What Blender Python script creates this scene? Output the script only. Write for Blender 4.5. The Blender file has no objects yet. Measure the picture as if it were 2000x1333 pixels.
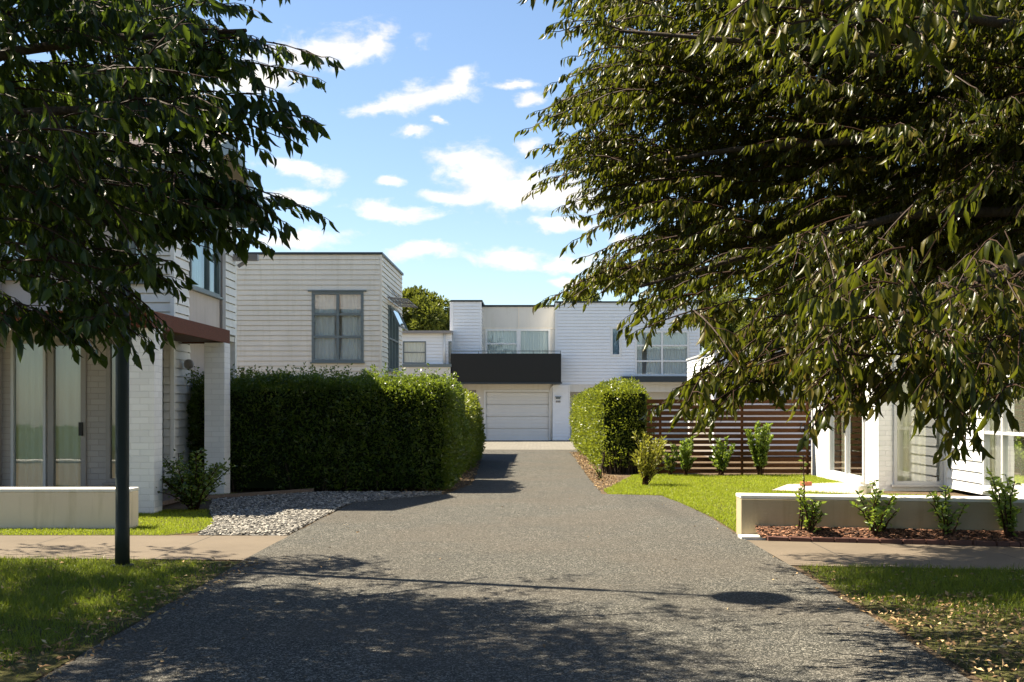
import bpy, math, random
import numpy as np
from mathutils import Vector, noise as mnoise
R = math.radians
rng = np.random.default_rng(7)
random.seed(7)
S = bpy.context.scene
C = S.collection
F = 2222.0; VX = 1050.0; VY = 799.0; CH = 1.4      # focal (photo px), vanishing point, eye height
def at(px, py, Y): return Vector(((px-VX)/F*Y, Y, CH-(py-VY)/F*Y))
def gnd(px, py):
    Y = F*CH/(py-VY); return ((px-VX)/F*Y, Y)

# ---------------------------------------------------------------- materials
class NT:
    def __init__(s, name):
        s.m = bpy.data.materials.new(name); s.m.use_nodes = True
        s.t = s.m.node_tree; s.n = s.t.nodes; s.l = s.t.links; s.n.clear()
        s.out = s.n.new('ShaderNodeOutputMaterial')
    def new(s, typ, **kw):
        nd = s.n.new(typ)
        for k, v in kw.items():
            if k.startswith('_'): setattr(nd, k[1:], v)
            else: nd.inputs[k.replace('__', ' ')].default_value = v
        return nd
    def link(s, a, b): s.l.new(a, b)
    def pos(s): return s.new('ShaderNodeNewGeometry').outputs['Position']
    def noise(s, scale, detail=4, rough=.55, vec=None, dist=0):
        nd = s.new('ShaderNodeTexNoise', Scale=scale, Detail=detail, Roughness=rough, Distortion=dist)
        s.link(vec if vec is not None else s.pos(), nd.inputs['Vector']); return nd.outputs['Fac']
    def ramp(s, fac, stops, interp='LINEAR'):
        nd = s.new('ShaderNodeValToRGB'); cr = nd.color_ramp; cr.interpolation = interp
        while len(cr.elements) < len(stops): cr.elements.new(.5)
        for e, (p, c) in zip(cr.elements, stops):
            e.position = p; e.color = (c, c, c, 1) if isinstance(c, (int, float)) else (*c, 1)
        s.link(fac, nd.inputs[0]); return nd.outputs[0]
    def mix(s, fac, a, b, mode='MIX'):
        nd = s.new('ShaderNodeMix', _data_type='RGBA', _blend_type=mode)
        for sock, v in ((nd.inputs[0], fac), (nd.inputs[6], a), (nd.inputs[7], b)):
            if isinstance(v, (int, float)): sock.default_value = v
            elif isinstance(v, tuple): sock.default_value = (*v, 1)
            else: s.link(v, sock)
        return nd.outputs[2]
    def math(s, op, a, b=None, clamp=False):
        nd = s.new('ShaderNodeMath', _operation=op, _use_clamp=clamp)
        for i, v in enumerate((a, b)):
            if v is None: continue
            if isinstance(v, (int, float)): nd.inputs[i].default_value = v
            else: s.link(v, nd.inputs[i])
        return nd.outputs[0]
    def bsdf(s, color, rough=.6, spec=.4, bump=None, bstr=.3, bdist=.01, metal=0):
        b = s.new('ShaderNodeBsdfPrincipled')
        for k, v in (('Base Color', color), ('Roughness', rough), ('Specular IOR Level', spec), ('Metallic', metal)):
            if isinstance(v, (int, float)): b.inputs[k].default_value = v
            elif isinstance(v, tuple): b.inputs[k].default_value = (*v, 1)
            else: s.link(v, b.inputs[k])
        if bump is not None:
            bp = s.new('ShaderNodeBump', Strength=bstr, Distance=bdist)
            s.link(bump, bp.inputs['Height']); s.link(bp.outputs[0], b.inputs['Normal'])
        s.link(b.outputs[0], s.out.inputs[0]); return b

def paint(name, col, rough=.5, var=.06, grime=.12, scale=1.5, bscale=60, bstr=.15, spec=.3):
    t = NT(name)
    n1 = t.noise(scale, 6, .6); n2 = t.noise(scale*9, 4, .6)
    d = tuple(c*(1-var*2.2) for c in col)
    c1 = t.mix(t.ramp(n1, [(.3, 0), (.7, 1)]), col, d)
    # streaky dirt: stretched vertically
    mp = t.new('ShaderNodeMapping'); mp.inputs['Scale'].default_value = (5, 5, .5); t.link(t.pos(), mp.inputs['Vector'])
    n3 = t.noise(1.6, 5, .6, mp.outputs[0])
    g = tuple(c*k for c, k in zip(col, (1-grime*2.2, 1-grime*2.3, 1-grime*2.9)))
    c2 = t.mix(t.ramp(n3, [(.5, 0), (.78, 1)]), c1, g)
    t.bsdf(c2, t.ramp(n2, [(.3, rough*.85), (.7, min(1, rough*1.15))]), spec, t.noise(bscale, 3), bstr, .004)
    return t.m

def brickm(name, col, mortar_k=.72):
    t = NT(name)
    sx = t.new('ShaderNodeSeparateXYZ'); t.link(t.pos(), sx.inputs[0])
    cb = t.new('ShaderNodeCombineXYZ'); t.link(t.math('ADD', sx.outputs[0], sx.outputs[1]), cb.inputs[0]); t.link(sx.outputs[2], cb.inputs[1])
    b = t.new('ShaderNodeTexBrick', Scale=1.0); b.inputs['Mortar Size'].default_value = .006
    b.inputs['Mortar Smooth'].default_value = .6; b.inputs['Brick Width'].default_value = .24; b.inputs['Row Height'].default_value = .086
    b.inputs['Color1'].default_value = (*col, 1); b.inputs['Color2'].default_value = (*[c*.9 for c in col], 1)
    b.inputs['Mortar'].default_value = (*[c*mortar_k for c in col], 1)
    t.link(cb.outputs[0], b.inputs['Vector'])
    n = t.noise(2.2, 6, .6); c = t.mix(t.math('MULTIPLY', n, .25), b.outputs['Color'], tuple(k*.6 for k in col))
    h = t.math('SUBTRACT', t.math('MULTIPLY', t.noise(45, 4), .35), b.outputs['Fac'])
    t.bsdf(c, .6, .3, h, .5, .009); return t.m

def leafm(name, stops, rough=.38, spec=.5, trans=.3, tcol=(.2, .28, .03)):
    t = NT(name)
    g = t.new('ShaderNodeNewGeometry')
    rnd = g.outputs['Random Per Island']
    n = t.noise(1.7, 4, .6)
    f = t.math('ADD', t.math('MULTIPLY', rnd, .62), t.math('MULTIPLY', t.math('SUBTRACT', n, .28), .85))
    col = t.ramp(f, stops)
    b = t.bsdf(col, t.ramp(rnd, [(0, rough*.8), (1, rough*1.3)]), spec, t.noise(160, 2), .25, .002)
    tr = t.new('ShaderNodeBsdfTranslucent'); t.link(t.mix(.75, col, tcol), tr.inputs[0])
    mx = t.new('ShaderNodeMixShader'); mx.inputs[0].default_value = trans
    t.link(b.outputs[0], mx.inputs[1]); t.link(tr.outputs[0], mx.inputs[2]); t.link(mx.outputs[0], t.out.inputs[0])
    return t.m

def asphaltm():
    t = NT('asphalt')
    v = t.new('ShaderNodeTexVoronoi', Scale=140.0); t.link(t.pos(), v.inputs['Vector'])
    sc = t.new('ShaderNodeSeparateColor'); t.link(v.outputs['Color'], sc.inputs[0])
    stone = t.ramp(sc.outputs[0], [(0, (.012, .0135, .0115)), (.5, (.034, .034, .03)), (.8, (.08, .077, .066)), (.94, (.18, .172, .148)), (1, (.34, .32, .28))])
    v2 = t.new('ShaderNodeTexVoronoi', Scale=70.0); t.link(t.pos(), v2.inputs['Vector'])
    sc2 = t.new('ShaderNodeSeparateColor'); t.link(v2.outputs['Color'], sc2.inputs[0])
    st2 = t.mix(t.ramp(sc2.outputs[1], [(.86, 0), (.93, 1)]), stone, (.17, .16, .14))
    big = t.noise(.35, 5, .6); mid = t.noise(3.5, 5, .65)
    c = t.mix(t.ramp(big, [(.35, 0), (.65, .3)]), st2, (.056, .052, .044))
    c = t.mix(t.ramp(mid, [(.45, 0), (.75, .45)]), c, (.045, .046, .045))
    c = t.mix(t.ramp(t.noise(.9, 6, .7, dist=1.2), [(.6, 0), (.72, .3)]), c, (.03, .03, .03))
    c = t.mix(t.ramp(t.noise(.55, 3, .5), [(.42, 0), (.6, .55)]), c, t.mix(.5, c, (.085, .07, .055)))
    mpz = t.new('ShaderNodeMapping'); mpz.inputs['Scale'].default_value = (1.3, .09, 1); t.link(t.pos(), mpz.inputs['Vector'])
    c = t.mix(t.ramp(t.noise(1.0, 4, .6, mpz.outputs[0]), [(.55, 0), (.72, .4)]), c, (.03, .03, .028))
    h = t.math('SUBTRACT', 1.0, v.outputs['Distance'])
    t.bsdf(c, .9, .12, h, .9, .006); return t.m

def concretem(name, col, joint=False):
    t = NT(name)
    n = t.noise(1.2, 7, .65); n2 = t.noise(90, 3, .6); n3 = t.noise(6, 5, .6)
    c = t.mix(t.ramp(n, [(.35, 0), (.7, .7)]), col, tuple(k*.72 for k in col))
    c = t.mix(t.ramp(n3, [(.55, 0), (.8, .5)]), c, tuple(k*.6 for k in col))
    c = t.mix(t.ramp(n2, [(.5, 0), (.75, .45)]), c, tuple(k*.5 for k in col))
    if joint:
        sx = t.new('ShaderNodeSeparateXYZ'); t.link(t.pos(), sx.inputs[0])
        mo = t.math('PINGPONG', t.math('ADD', sx.outputs[0], .35), .8)
        j = t.math('LESS_THAN', mo, .006); c = t.mix(j, c, (.03, .028, .025))
    t.bsdf(c, .85, .2, n2, .5, .004); return t.m

def soilm(name, a, b, scale=5):
    t = NT(name)
    c = t.mix(t.ramp(t.noise(scale, 7, .7), [(.35, 0), (.65, 1)]), a, b)
    c = t.mix(t.ramp(t.noise(scale*18, 4, .7), [(.5, 0), (.7, .6)]), c, tuple(k*.5 for k in a))
    t.bsdf(c, .95, .1, t.noise(60, 5, .7), .9, .02); return t.m

def pavem():
    t = NT('pavers')
    b = t.new('ShaderNodeTexBrick', Scale=1.0); b.inputs['Mortar Size'].default_value = .008
    b.inputs['Brick Width'].default_value = .2; b.inputs['Row Height'].default_value = .1
    b.inputs['Color1'].default_value = (.18, .165, .138, 1); b.inputs['Color2'].default_value = (.13, .12, .1, 1); b.inputs['Mortar'].default_value = (.08, .075, .065, 1)
    mp = t.new('ShaderNodeMapping'); mp.inputs['Rotation'].default_value = (0, 0, R(45)); t.link(t.pos(), mp.inputs['Vector']); t.link(mp.outputs[0], b.inputs['Vector'])
    t.bsdf(t.mix(t.ramp(t.noise(2, 5), [(.4, 0), (.7, .5)]), b.outputs['Color'], (.12, .115, .1)), .8, .2, b.outputs['Fac'], -.4, .005); return t.m

def glassm(name='glass', tint=(.9, .97, .95), base=.1):
    t = NT(name)
    tr = t.new('ShaderNodeBsdfTransparent'); tr.inputs[0].default_value = (*tint, 1)
    gl = t.new('ShaderNodeBsdfGlossy', Roughness=.015); gl.inputs[0].default_value = (.95, .98, 1, 1)
    bp = t.new('ShaderNodeBump', Strength=.06, Distance=.02); t.link(t.noise(1.6, 2), bp.inputs['Height']); t.link(bp.outputs[0], gl.inputs['Normal'])
    lw = t.new('ShaderNodeLayerWeight', Blend=.3)
    f = t.math('ADD', t.math('MULTIPLY', lw.outputs['Fresnel'], .75), base, True)
    mx = t.new('ShaderNodeMixShader'); t.link(f, mx.inputs[0]); t.link(tr.outputs[0], mx.inputs[1]); t.link(gl.outputs[0], mx.inputs[2])
    t.link(mx.outputs[0], t.out.inputs[0]); return t.m

def fabricm(name, col, trans=.35):
    t = NT(name)
    b = t.bsdf(col, .9, .1, t.noise(300, 2), .1, .001)
    tr = t.new('ShaderNodeBsdfTranslucent'); tr.inputs[0].default_value = (*col, 1)
    mx = t.new('ShaderNodeMixShader'); mx.inputs[0].default_value = trans
    t.link(b.outputs[0], mx.inputs[1]); t.link(tr.outputs[0], mx.inputs[2]); t.link(mx.outputs[0], t.out.inputs[0]); return t.m

def woodm(name, col, rough=.65, ax=(2, 2, 14)):
    t = NT(name)
    mp = t.new('ShaderNodeMapping'); mp.inputs['Scale'].default_value = ax; t.link(t.pos(), mp.inputs['Vector'])
    n = t.noise(4, 6, .65, mp.outputs[0])
    c = t.mix(t.ramp(n, [(.3, 0), (.75, 1)]), col, tuple(k*.55 for k in col))
    t.bsdf(c, rough, .12, n, .5, .006); return t.m

def chipm(name, stops, rough=.85):
    t = NT(name); g = t.new('ShaderNodeNewGeometry')
    c = t.ramp(g.outputs['Random Per Island'], stops)
    c = t.mix(t.ramp(t.noise(50, 3), [(.45, 0), (.75, .4)]), c, (.08, .08, .075))
    t.bsdf(c, rough, .2, t.noise(80, 3), .4, .003); return t.m

def barkm():
    t = NT('bark')
    mp = t.new('ShaderNodeMapping'); mp.inputs['Scale'].default_value = (14, 14, 3); t.link(t.pos(), mp.inputs['Vector'])
    n = t.noise(2.5, 6, .7, mp.outputs[0])
    t.bsdf(t.ramp(n, [(.3, (.02, .014, .009)), (.7, (.08, .058, .04))]), .85, .2, n, .9, .03); return t.m

M = {}
M['clad_white'] = paint('white_weatherboard', (.87, .87, .87), .45, .02, .02)
M['clad_cream'] = paint('cream_weatherboard', (.85, .77, .64), .5, .05, .09)
M['clad_warm'] = paint('warm_white_weatherboard', (.83, .80, .74), .5, .04, .07)
M['trim'] = paint('white_trim', (.8, .79, .76), .4, .02, .04)
M['panel'] = paint('fibre_cement_panel', (.74, .70, .62), .6, .03, .05)
M['pink'] = paint('pinkish_plaster', (.58, .51, .46), .7, .04, .08)
M['plaster'] = paint('plaster_wall', (.38, .31, .2), .75, .08, .16, 1.2, 35, .5)
M['plaster_left'] = paint('cream_plaster_wall', (.74, .62, .46), .75, .06, .14, 1.2, 35, .5)
M['plaster_cap'] = paint('plaster_cap', (.66, .64, .58), .7, .03, .08)
M['frame'] = paint('grey_green_frame', (.16, .19, .19), .4, .03, .03)
M['frame_brown'] = paint('taupe_aluminium', (.28, .255, .235), .4, .03, .03)
M['frame_silver'] = paint('silver_aluminium', (.5, .5, .5), .35, .03, .03)
M['cap'] = paint('dark_capping', (.035, .045, .05), .4, .02, .02)
M['black'] = paint('charcoal_balcony', (.022, .022, .02), .45, .02, .02, spec=.2)
M['brick_white'] = brickm('white_painted_brick', (.83, .82, .80), .80)
M['brick_taupe'] = brickm('taupe_painted_brick', (.42, .38, .35))
M['garage'] = paint('garage_door_paint', (.76, .745, .71), .5, .02, .02)
M['beam'] = woodm('red_brown_timber', (.15, .048, .022), .6, (3, 3, 30))
M['fence'] = woodm('dark_stained_timber', (.09, .036, .012), .6, (2, 6, 40))
M['deck'] = woodm('weathered_decking', (.16, .12, .095), .75, (20, 2, 2))
M['shingle'] = concretem('roof_shingle', (.44, .38, .34))
M['soffit'] = paint('cream_soffit', (.66, .6, .42), .6, .03, .05)
M['pole'] = paint('dark_green_pole', (.02, .026, .02), .55, .06, .1, 3, 90, .3, .2)
M['lampglass'] = paint('lamp_diffuser', (.7, .7, .68), .3)
M['asphalt'] = asphaltm()
M['concrete'] = concretem('footpath_concrete', (.125, .1, .073), True)
M['patio'] = concretem('patio_concrete', (.36, .32, .27))
M['strip'] = concretem('grey_concrete', (.2, .195, .185))
M['pavers'] = pavem()
M['soil'] = soilm('soil', (.07, .048, .03), (.13, .095, .06))
M['lawnbase'] = soilm('lawn_base', (.045, .05, .014), (.09, .08, .03), 3)
M['farground'] = soilm('far_ground', (.05, .07, .02), (.08, .09, .03), .5)
M['glass'] = glassm()
M['glass_teal'] = glassm('glass_teal', (.62, .85, .86), .2)
M['glass_refl'] = glassm('glass_reflective', (.85, .9, .88), .28)
M['curtain'] = fabricm('curtain', (.9, .9, .9), .25)
M['curtain_beige'] = fabricm('curtain_beige', (.78, .7, .56), .25)
M['blind'] = fabricm('blind', (.62, .67, .66), .3)
M['blind_blue'] = fabricm('blue_blind', (.3, .45, .62), .3)
M['bark'] = barkm()
M['twig'] = woodm('twig', (.035, .016, .008), .6, (10, 10, 10))
M['gravel'] = chipm('gravel', [(0, (.07, .067, .062)), (.5, (.19, .178, .16)), (1, (.42, .39, .34))])
M['mulch'] = chipm('mulch', [(0, (.03, .014, .009)), (.5, (.11, .05, .028)), (1, (.28, .14, .08))])
M['litter'] = chipm('leaf_litter', [(0, (.12, .07, .035)), (.5, (.3, .19, .09)), (1, (.5, .37, .2))])
M['edging'] = brickm('red_brick_edging', (.09, .04, .03), .5)
M['terracotta'] = paint('terracotta', (.4, .13, .07), .8)
M['leaf_left'] = leafm('left_tree_leaves', [(0, (.005, .011, .002)), (.45, (.012, .023, .0035)), (.8, (.026, .042, .005)), (.97, (.11, .12, .012))], .3, .14, .22, (.2, .3, .03))
M['leaf_right'] = leafm('right_tree_leaves', [(0, (.006, .010, .0015)), (.38, (.02, .026, .0025)), (.68, (.05, .046, .004)), (.9, (.115, .082, .012)), (1, (.19, .075, .018))], .32, .13, .24, (.26, .3, .02))
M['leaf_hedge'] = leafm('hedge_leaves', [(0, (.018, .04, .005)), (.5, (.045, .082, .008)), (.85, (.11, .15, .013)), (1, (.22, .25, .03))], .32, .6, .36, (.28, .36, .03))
M['leaf_hedge_sunlit'] = leafm('sunny_hedge_leaves', [(0, (.035, .055, .004)), (.5, (.08, .11, .007)), (.85, (.15, .17, .01)), (1, (.26, .25, .02))], .36, .5, .38, (.35, .4, .03))  # sunlit copy of the hedge leaves, golden light put into the colour
M['leaf_yellow'] = leafm('yellow_green_leaves', [(0, (.08, .1, .012)), (.6, (.2, .2, .03)), (1, (.36, .3, .06))], .4, .4, .35, (.4, .4, .04))
M['leaf_plant'] = leafm('young_plant_leaves', [(0, (.035, .075, .01)), (.6, (.085, .14, .018)), (1, (.2, .25, .04))], .38, .5, .35, (.32, .42, .04))
M['leaf_far'] = leafm('far_tree_leaves', [(0, (.02, .034, .007)), (.5, (.055, .075, .013)), (1, (.15, .16, .025))], .5, .3, .3, (.25, .28, .03))
M['hedge_core'] = soilm('hedge_core', (.008, .014, .004), (.014, .022, .006), 12)  # near-black: the shade deep inside a hedge put into the colour
M['blade_sun'] = leafm('sunlit_lawn', [(0, (.10, .125, .005)), (.5, (.165, .195, .008)), (.85, (.27, .28, .016)), (1, (.4, .34, .06))], .5, .3, .4, (.4, .5, .03))  # sunlit copy of the grass, sunshine put into the blade colour
M['blade_shade'] = leafm('shaded_berm_grass', [(0, (.035, .055, .006)), (.5, (.07, .10, .008)), (.85, (.14, .16, .016)), (1, (.32, .26, .07))], .5, .3, .35, (.3, .38, .03))  # shaded copy of the grass, shade put into the blade colour
M['dark'] = paint('dark_opening', (.02, .02, .02), .7)

# ---------------------------------------------------------------- mesh helpers
def mesh_obj(name, V, faces, mat, parent=None, smooth=False):
    """V (n,3) array, faces (m,k) int array"""
    V = np.asarray(V, dtype=np.float32); Fa = np.asarray(faces, dtype=np.int32)
    me = bpy.data.meshes.new(name)
    m, k = Fa.shape
    me.vertices.add(len(V)); me.vertices.foreach_set('co', V.ravel())
    me.loops.add(m*k); me.loops.foreach_set('vertex_index', Fa.ravel())
    me.polygons.add(m); me.polygons.foreach_set('loop_start', np.arange(0, m*k, k, dtype=np.int32))
    me.polygons.foreach_set('use_smooth', np.full(m, smooth))
    me.update(calc_edges=True)
    me.materials.append(M[mat] if isinstance(mat, str) else mat)
    o = bpy.data.objects.new(name, me); C.objects.link(o); o.parent = parent
    if parent is not None: o.matrix_parent_inverse = parent_inv(parent)
    return o
def parent_inv(p):
    from mathutils import Matrix
    return Matrix.Translation(-Vector(p.location)) if p.parent is None else Matrix.Identity(4)

class MB:
    def __init__(s): s.v = []; s.f = []
    def quad(s, a, b, c, d):
        n = len(s.v); s.v += [tuple(a), tuple(b), tuple(c), tuple(d)]; s.f.append((n, n+1, n+2, n+3))
    def poly(s, pts):
        n = len(s.v); s.v += [tuple(p) for p in pts]; s.f.append(tuple(range(n, n+len(pts))))
    def box(s, x0, x1, y0, y1, z0, z1):
        n = len(s.v)
        s.v += [(x, y, z) for z in (z0, z1) for y in (y0, y1) for x in (x0, x1)]
        s.f += [(n+a, n+b, n+c, n+d) for a, b, c, d in ((0, 2, 3, 1), (4, 5, 7, 6), (0, 1, 5, 4), (2, 6, 7, 3), (0, 4, 6, 2), (1, 3, 7, 5))]
    def prism(s, pts, z0, z1):
        k = len(pts); n = len(s.v)
        s.v += [(x, y, z0) for x, y in pts]+[(x, y, z1) for x, y in pts]
        s.f.append(tuple(range(n+k-1, n-1, -1))); s.f.append(tuple(range(n+k, n+2*k)))
        for i in range(k):
            j = (i+1) % k; s.f.append((n+i, n+j, n+k+j, n+k+i))
    def hexa(s, P):   # 8 points ordered like box
        n = len(s.v); s.v += [tuple(p) for p in P]
        s.f += [(n+a, n+b, n+c, n+d) for a, b, c, d in ((0, 2, 3, 1), (4, 5, 7, 6), (0, 1, 5, 4), (2, 6, 7, 3), (0, 4, 6, 2), (1, 3, 7, 5))]
    def bar(s, a, b, w, h):
        a = Vector(a); b = Vector(b); d = (b-a).normalized(); up = Vector((0, 0, 1))
        if abs(d.z) > .95: up = Vector((0, 1, 0))
        r = d.cross(up).normalized()*w/2; u = r.cross(d).normalized()*h/2
        s.hexa([a-r-u, a+r-u, b-r-u, b+r-u, a-r+u, a+r+u, b-r+u, b+r+u])
    def tube(s, pts, rad, n=8):
        pts = [Vector(p) for p in pts]; base = len(s.v)
        for i, p in enumerate(pts):
            d = (pts[min(i+1, len(pts)-1)]-pts[max(i-1, 0)]).normalized()
            ref = Vector((1, 0, 0)) if abs(d.x) < .8 else Vector((0, 1, 0))
            u = d.cross(ref).normalized(); w = d.cross(u); r = rad[i] if isinstance(rad, (list, tuple)) else rad
            for k in range(n):
                a = 2*math.pi*k/n; s.v.append(tuple(p+u*math.cos(a)*r+w*math.sin(a)*r))
        for i in range(len(pts)-1):
            for k in range(n):
                a = base+i*n+k; b = base+i*n+(k+1) % n; s.f.append((a, b, b+n, a+n))
        s.f.append(tuple(range(base+n-1, base-1, -1))); s.f.append(tuple(range(base+(len(pts)-1)*n, base+len(pts)*n)))
    def lathe(s, cx, cy, prof, n=24):
        s.tube([(cx, cy, z) for z, r in prof], [r for z, r in prof], n)
    def build(s, name, mat, parent=None, smooth=False, bevel=0):
        me = bpy.data.meshes.new(name); me.from_pydata(s.v, [], s.f)
        me.materials.append(M[mat] if isinstance(mat, str) else mat)
        if smooth:
            me.polygons.foreach_set('use_smooth', [True]*len(me.polygons))
        o = bpy.data.objects.new(name, me); C.objects.link(o); o.parent = parent
        if parent is not None: o.matrix_parent_inverse = parent_inv(parent)
        if bevel:
            b = o.modifiers.new('bevel', 'BEVEL'); b.width = bevel; b.segments = 2; b.limit_method = 'ANGLE'
        return o

def tag(o, label, cat, group=None, kind=None):
    if label: o['label'] = label
    if cat: o['category'] = cat
    if group: o['group'] = group
    if kind: o['kind'] = kind
    return o
def thing(name, label, cat, loc=(0, 0, 0), group=None):
    o = bpy.data.objects.new(name, None); C.objects.link(o); o.location = loc; o.empty_display_size = .2
    return tag(o, label, cat, group)
def struct(o, kind='structure'): o['kind'] = kind; return o

# ---------------------------------------------------------------- wall frames
class WF:
    """ax 'x': wall runs along X at Y=c facing -Y; ax 'y': runs along Y at X=c, facing sign*X"""
    def __init__(s, ax, c, sign=-1): s.ax = ax; s.c = c; s.s = sign
    def P(s, a, d, z): return (a, s.c+s.s*d, z) if s.ax == 'x' else (s.c+s.s*d, a, z)
    def box(s, mb, a0, a1, d0, d1, z0, z1):
        p = s.P(a0, d0, z0); q = s.P(a1, d1, z1)
        mb.box(min(p[0], q[0]), max(p[0], q[0]), min(p[1], q[1]), max(p[1], q[1]), min(p[2], q[2]), max(p[2], q[2]))
    def clad(s, mb, a0, a1, z0, z1, holes=(), pitch=.14, lip=.022, gap=.013):
        z = z0
        while z < z1-1e-4:
            zt = min(z+pitch, z1)
            cuts = sorted({z, zt, *[h[2] for h in holes if z < h[2] < zt], *[h[3] for h in holes if z < h[3] < zt]})
            for b, t in zip(cuts, cuts[1:]):
                ivs = [(a0, a1)]
                for h in holes:
                    if h[2] <= b+1e-5 and h[3] >= t-1e-5:
                        ivs = [x for i in ivs for x in ((i[0], min(i[1], h[0])), (max(i[0], h[1]), i[1])) if x[1]-x[0] > 1e-4]
                db = lip-(lip-.002)*(b-z)/pitch; dt = lip-(lip-.002)*(t-z)/pitch
                for i0, i1 in ivs:
                    bb = b
                    if b == z and t-b > gap*1.5:      # open rebate under each board
                        bb = b+gap
                        mb.quad(s.P(i0, -.035, b-.004), s.P(i1, -.035, b-.004), s.P(i1, -.035, bb+.004), s.P(i0, -.035, bb+.004))
                        mb.quad(s.P(i0, -.035, b-.004), s.P(i1, -.035, b-.004), s.P(i1, .002, b), s.P(i0, .002, b))
                        mb.quad(s.P(i0, -.035, bb+.004), s.P(i1, -.035, bb+.004), s.P(i1, db, bb), s.P(i0, db, bb))
                    mb.quad(s.P(i0, db, bb), s.P(i1, db, bb), s.P(i1, dt, t), s.P(i0, dt, t))
            z = zt
    def flat(s, mb, a0, a1, z0, z1, holes=(), d=0.0, th=.12):
        zs = sorted({z0, z1, *[min(max(h[2], z0), z1) for h in holes], *[min(max(h[3], z0), z1) for h in holes]})
        for b, t in zip(zs, zs[1:]):
            ivs = [(a0, a1)]
            for h in holes:
                if h[2] <= b+1e-5 and h[3] >= t-1e-5:
                    ivs = [x for i in ivs for x in ((i[0], min(i[1], h[0])), (max(i[0], h[1]), i[1])) if x[1]-x[0] > 1e-4]
            for i0, i1 in ivs: s.box(mb, i0, i1, d-th, d, b, t)

def window(par, wf, a0, a1, z0, z1, cols=(.5,), rows=(.5,), fm='frame', glass='glass', curtain='curtain', fw=.05, sill=True, name='window', cw=None, gap=.0, proud=.035, label=None):
    """cols/rows: fractions of the mullions and transoms; cw: list of (f0,f1) curtain spans"""
    mb = MB(); d0, d1 = -.05, proud
    wf.box(mb, a0, a0+fw, d0, d1, z0, z1); wf.box(mb, a1-fw, a1, d0, d1, z0, z1)
    wf.box(mb, a0+fw, a1-fw, d0, d1, z0, z0+fw); wf.box(mb, a0+fw, a1-fw, d0, d1, z1-fw, z1)
    for f in cols:
        a = a0+(a1-a0)*f; wf.box(mb, a-fw*.5, a+fw*.5, d0, d1-.004, z0+fw, z1-fw)
    cs = [a0+fw]+[a0+(a1-a0)*f for f in cols]+[a1-fw]
    for f in rows:
        z = z0+(z1-z0)*f
        for i, (c0, c1) in enumerate(zip(cs, cs[1:])):
            l = c0+(fw*.5 if i > 0 else 0); r = c1-(fw*.5 if i < len(cs)-2 else 0)
            wf.box(mb, l, r, d0, d1-.008, z-fw*.4, z+fw*.4)
    w = mb.build(name, fm, par)
    if label: w['label'] = label
    g = MB(); g.quad(wf.P(a0+fw*.5, -.012, z0+fw*.5), wf.P(a1-fw*.5, -.012, z0+fw*.5), wf.P(a1-fw*.5, -.012, z1-fw*.5), wf.P(a0+fw*.5, -.012, z1-fw*.5))
    g.build('pane', glass, w)
    if sill:
        s = MB(); wf.box(s, a0-.04, a1+.04, -.02, proud+.045, z0-.035, z0-.001); s.build('sill', fm, w)
    if curtain:
        for f0, f1 in (cw or [(0, .5), (.5, 1)]):
            c0 = a0+(a1-a0)*f0; c1 = a0+(a1-a0)*f1; n = max(8, int((c1-c0)/.022)); V = []; Fc = []
            ph = random.uniform(0, 6); nz = 7
            for j in range(nz):
                tz = j/(nz-1)
                for i in range(n+1):
                    t = i/n; pinch = 1-.16*math.sin(math.pi*min(1, tz*1.1))*gap*2
                    a = c0+(c1-c0)*((t-.5)*pinch+.5)
                    am = .028*(1-.35*tz)
                    d = -.10+am*math.sin(a*52+ph+1.2*math.sin(a*9+ph)+tz*.7*math.sin(a*14))+.012*math.sin(a*140)
                    V.append(wf.P(a, d, z0+.02+(z1-z0-.03)*tz))
            for j in range(nz-1):
                for i in range(n):
                    k = j*(n+1)+i; Fc.append((k, k+1, k+n+2, k+n+1))
            mesh_obj('curtain', V, Fc, curtain, w, True)
    return w

# ---------------------------------------------------------------- leaves
T8 = np.array([(0, 0, 0), (.33, -.5, .10), (.36, 0, -.02), (.33, .5, .10), (.7, -.36, .0), (.72, 0, -.09), (.7, .36, .0), (1, 0, -.22)])
F8 = np.array([(0, 1, 2), (0, 2, 3), (1, 4, 5), (1, 5, 2), (2, 5, 6), (2, 6, 3), (4, 7, 5), (5, 7, 6)])
T4 = np.array([(0, 0, 0), (.48, -.5, .12), (1, 0, -.08), (.48, .5, .12)])
F4 = np.array([(0, 1, 2), (0, 2, 3)])
B5 = np.array([(0, -.5, 0), (0, .5, 0), (.55, -.4, .06), (.55, .4, .06), (1, 0, .32)])
FB5 = np.array([(0, 1, 3), (0, 3, 2), (2, 3, 4)])
def unit(a): return a/np.maximum(np.linalg.norm(a, axis=1, keepdims=True), 1e-9)
def leaves(name, P, D, L, W, mat, parent=None, T=T8, Fx=F8, smooth=True, N=None):
    P = np.asarray(P, float); n = len(P); D = unit(np.asarray(D, float)); L = np.broadcast_to(L, n)[:, None, None]; W = np.broadcast_to(W, n)[:, None, None]
    if N is None: N = rng.normal(size=(n, 3))+np.array([0, 0, .3])
    Sd = unit(np.cross(N, D)); Nn = np.cross(D, Sd)
    V = P[:, None, :]+D[:, None, :]*T[None, :, 0:1]*L+Sd[:, None, :]*T[None, :, 1:2]*W+Nn[:, None, :]*T[None, :, 2:3]*L
    k = len(T); Fc = (np.arange(n)*k)[:, None, None]+Fx[None]
    return mesh_obj(name, V.reshape(-1, 3), Fc.reshape(-1, 3), mat, parent, smooth)

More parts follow.
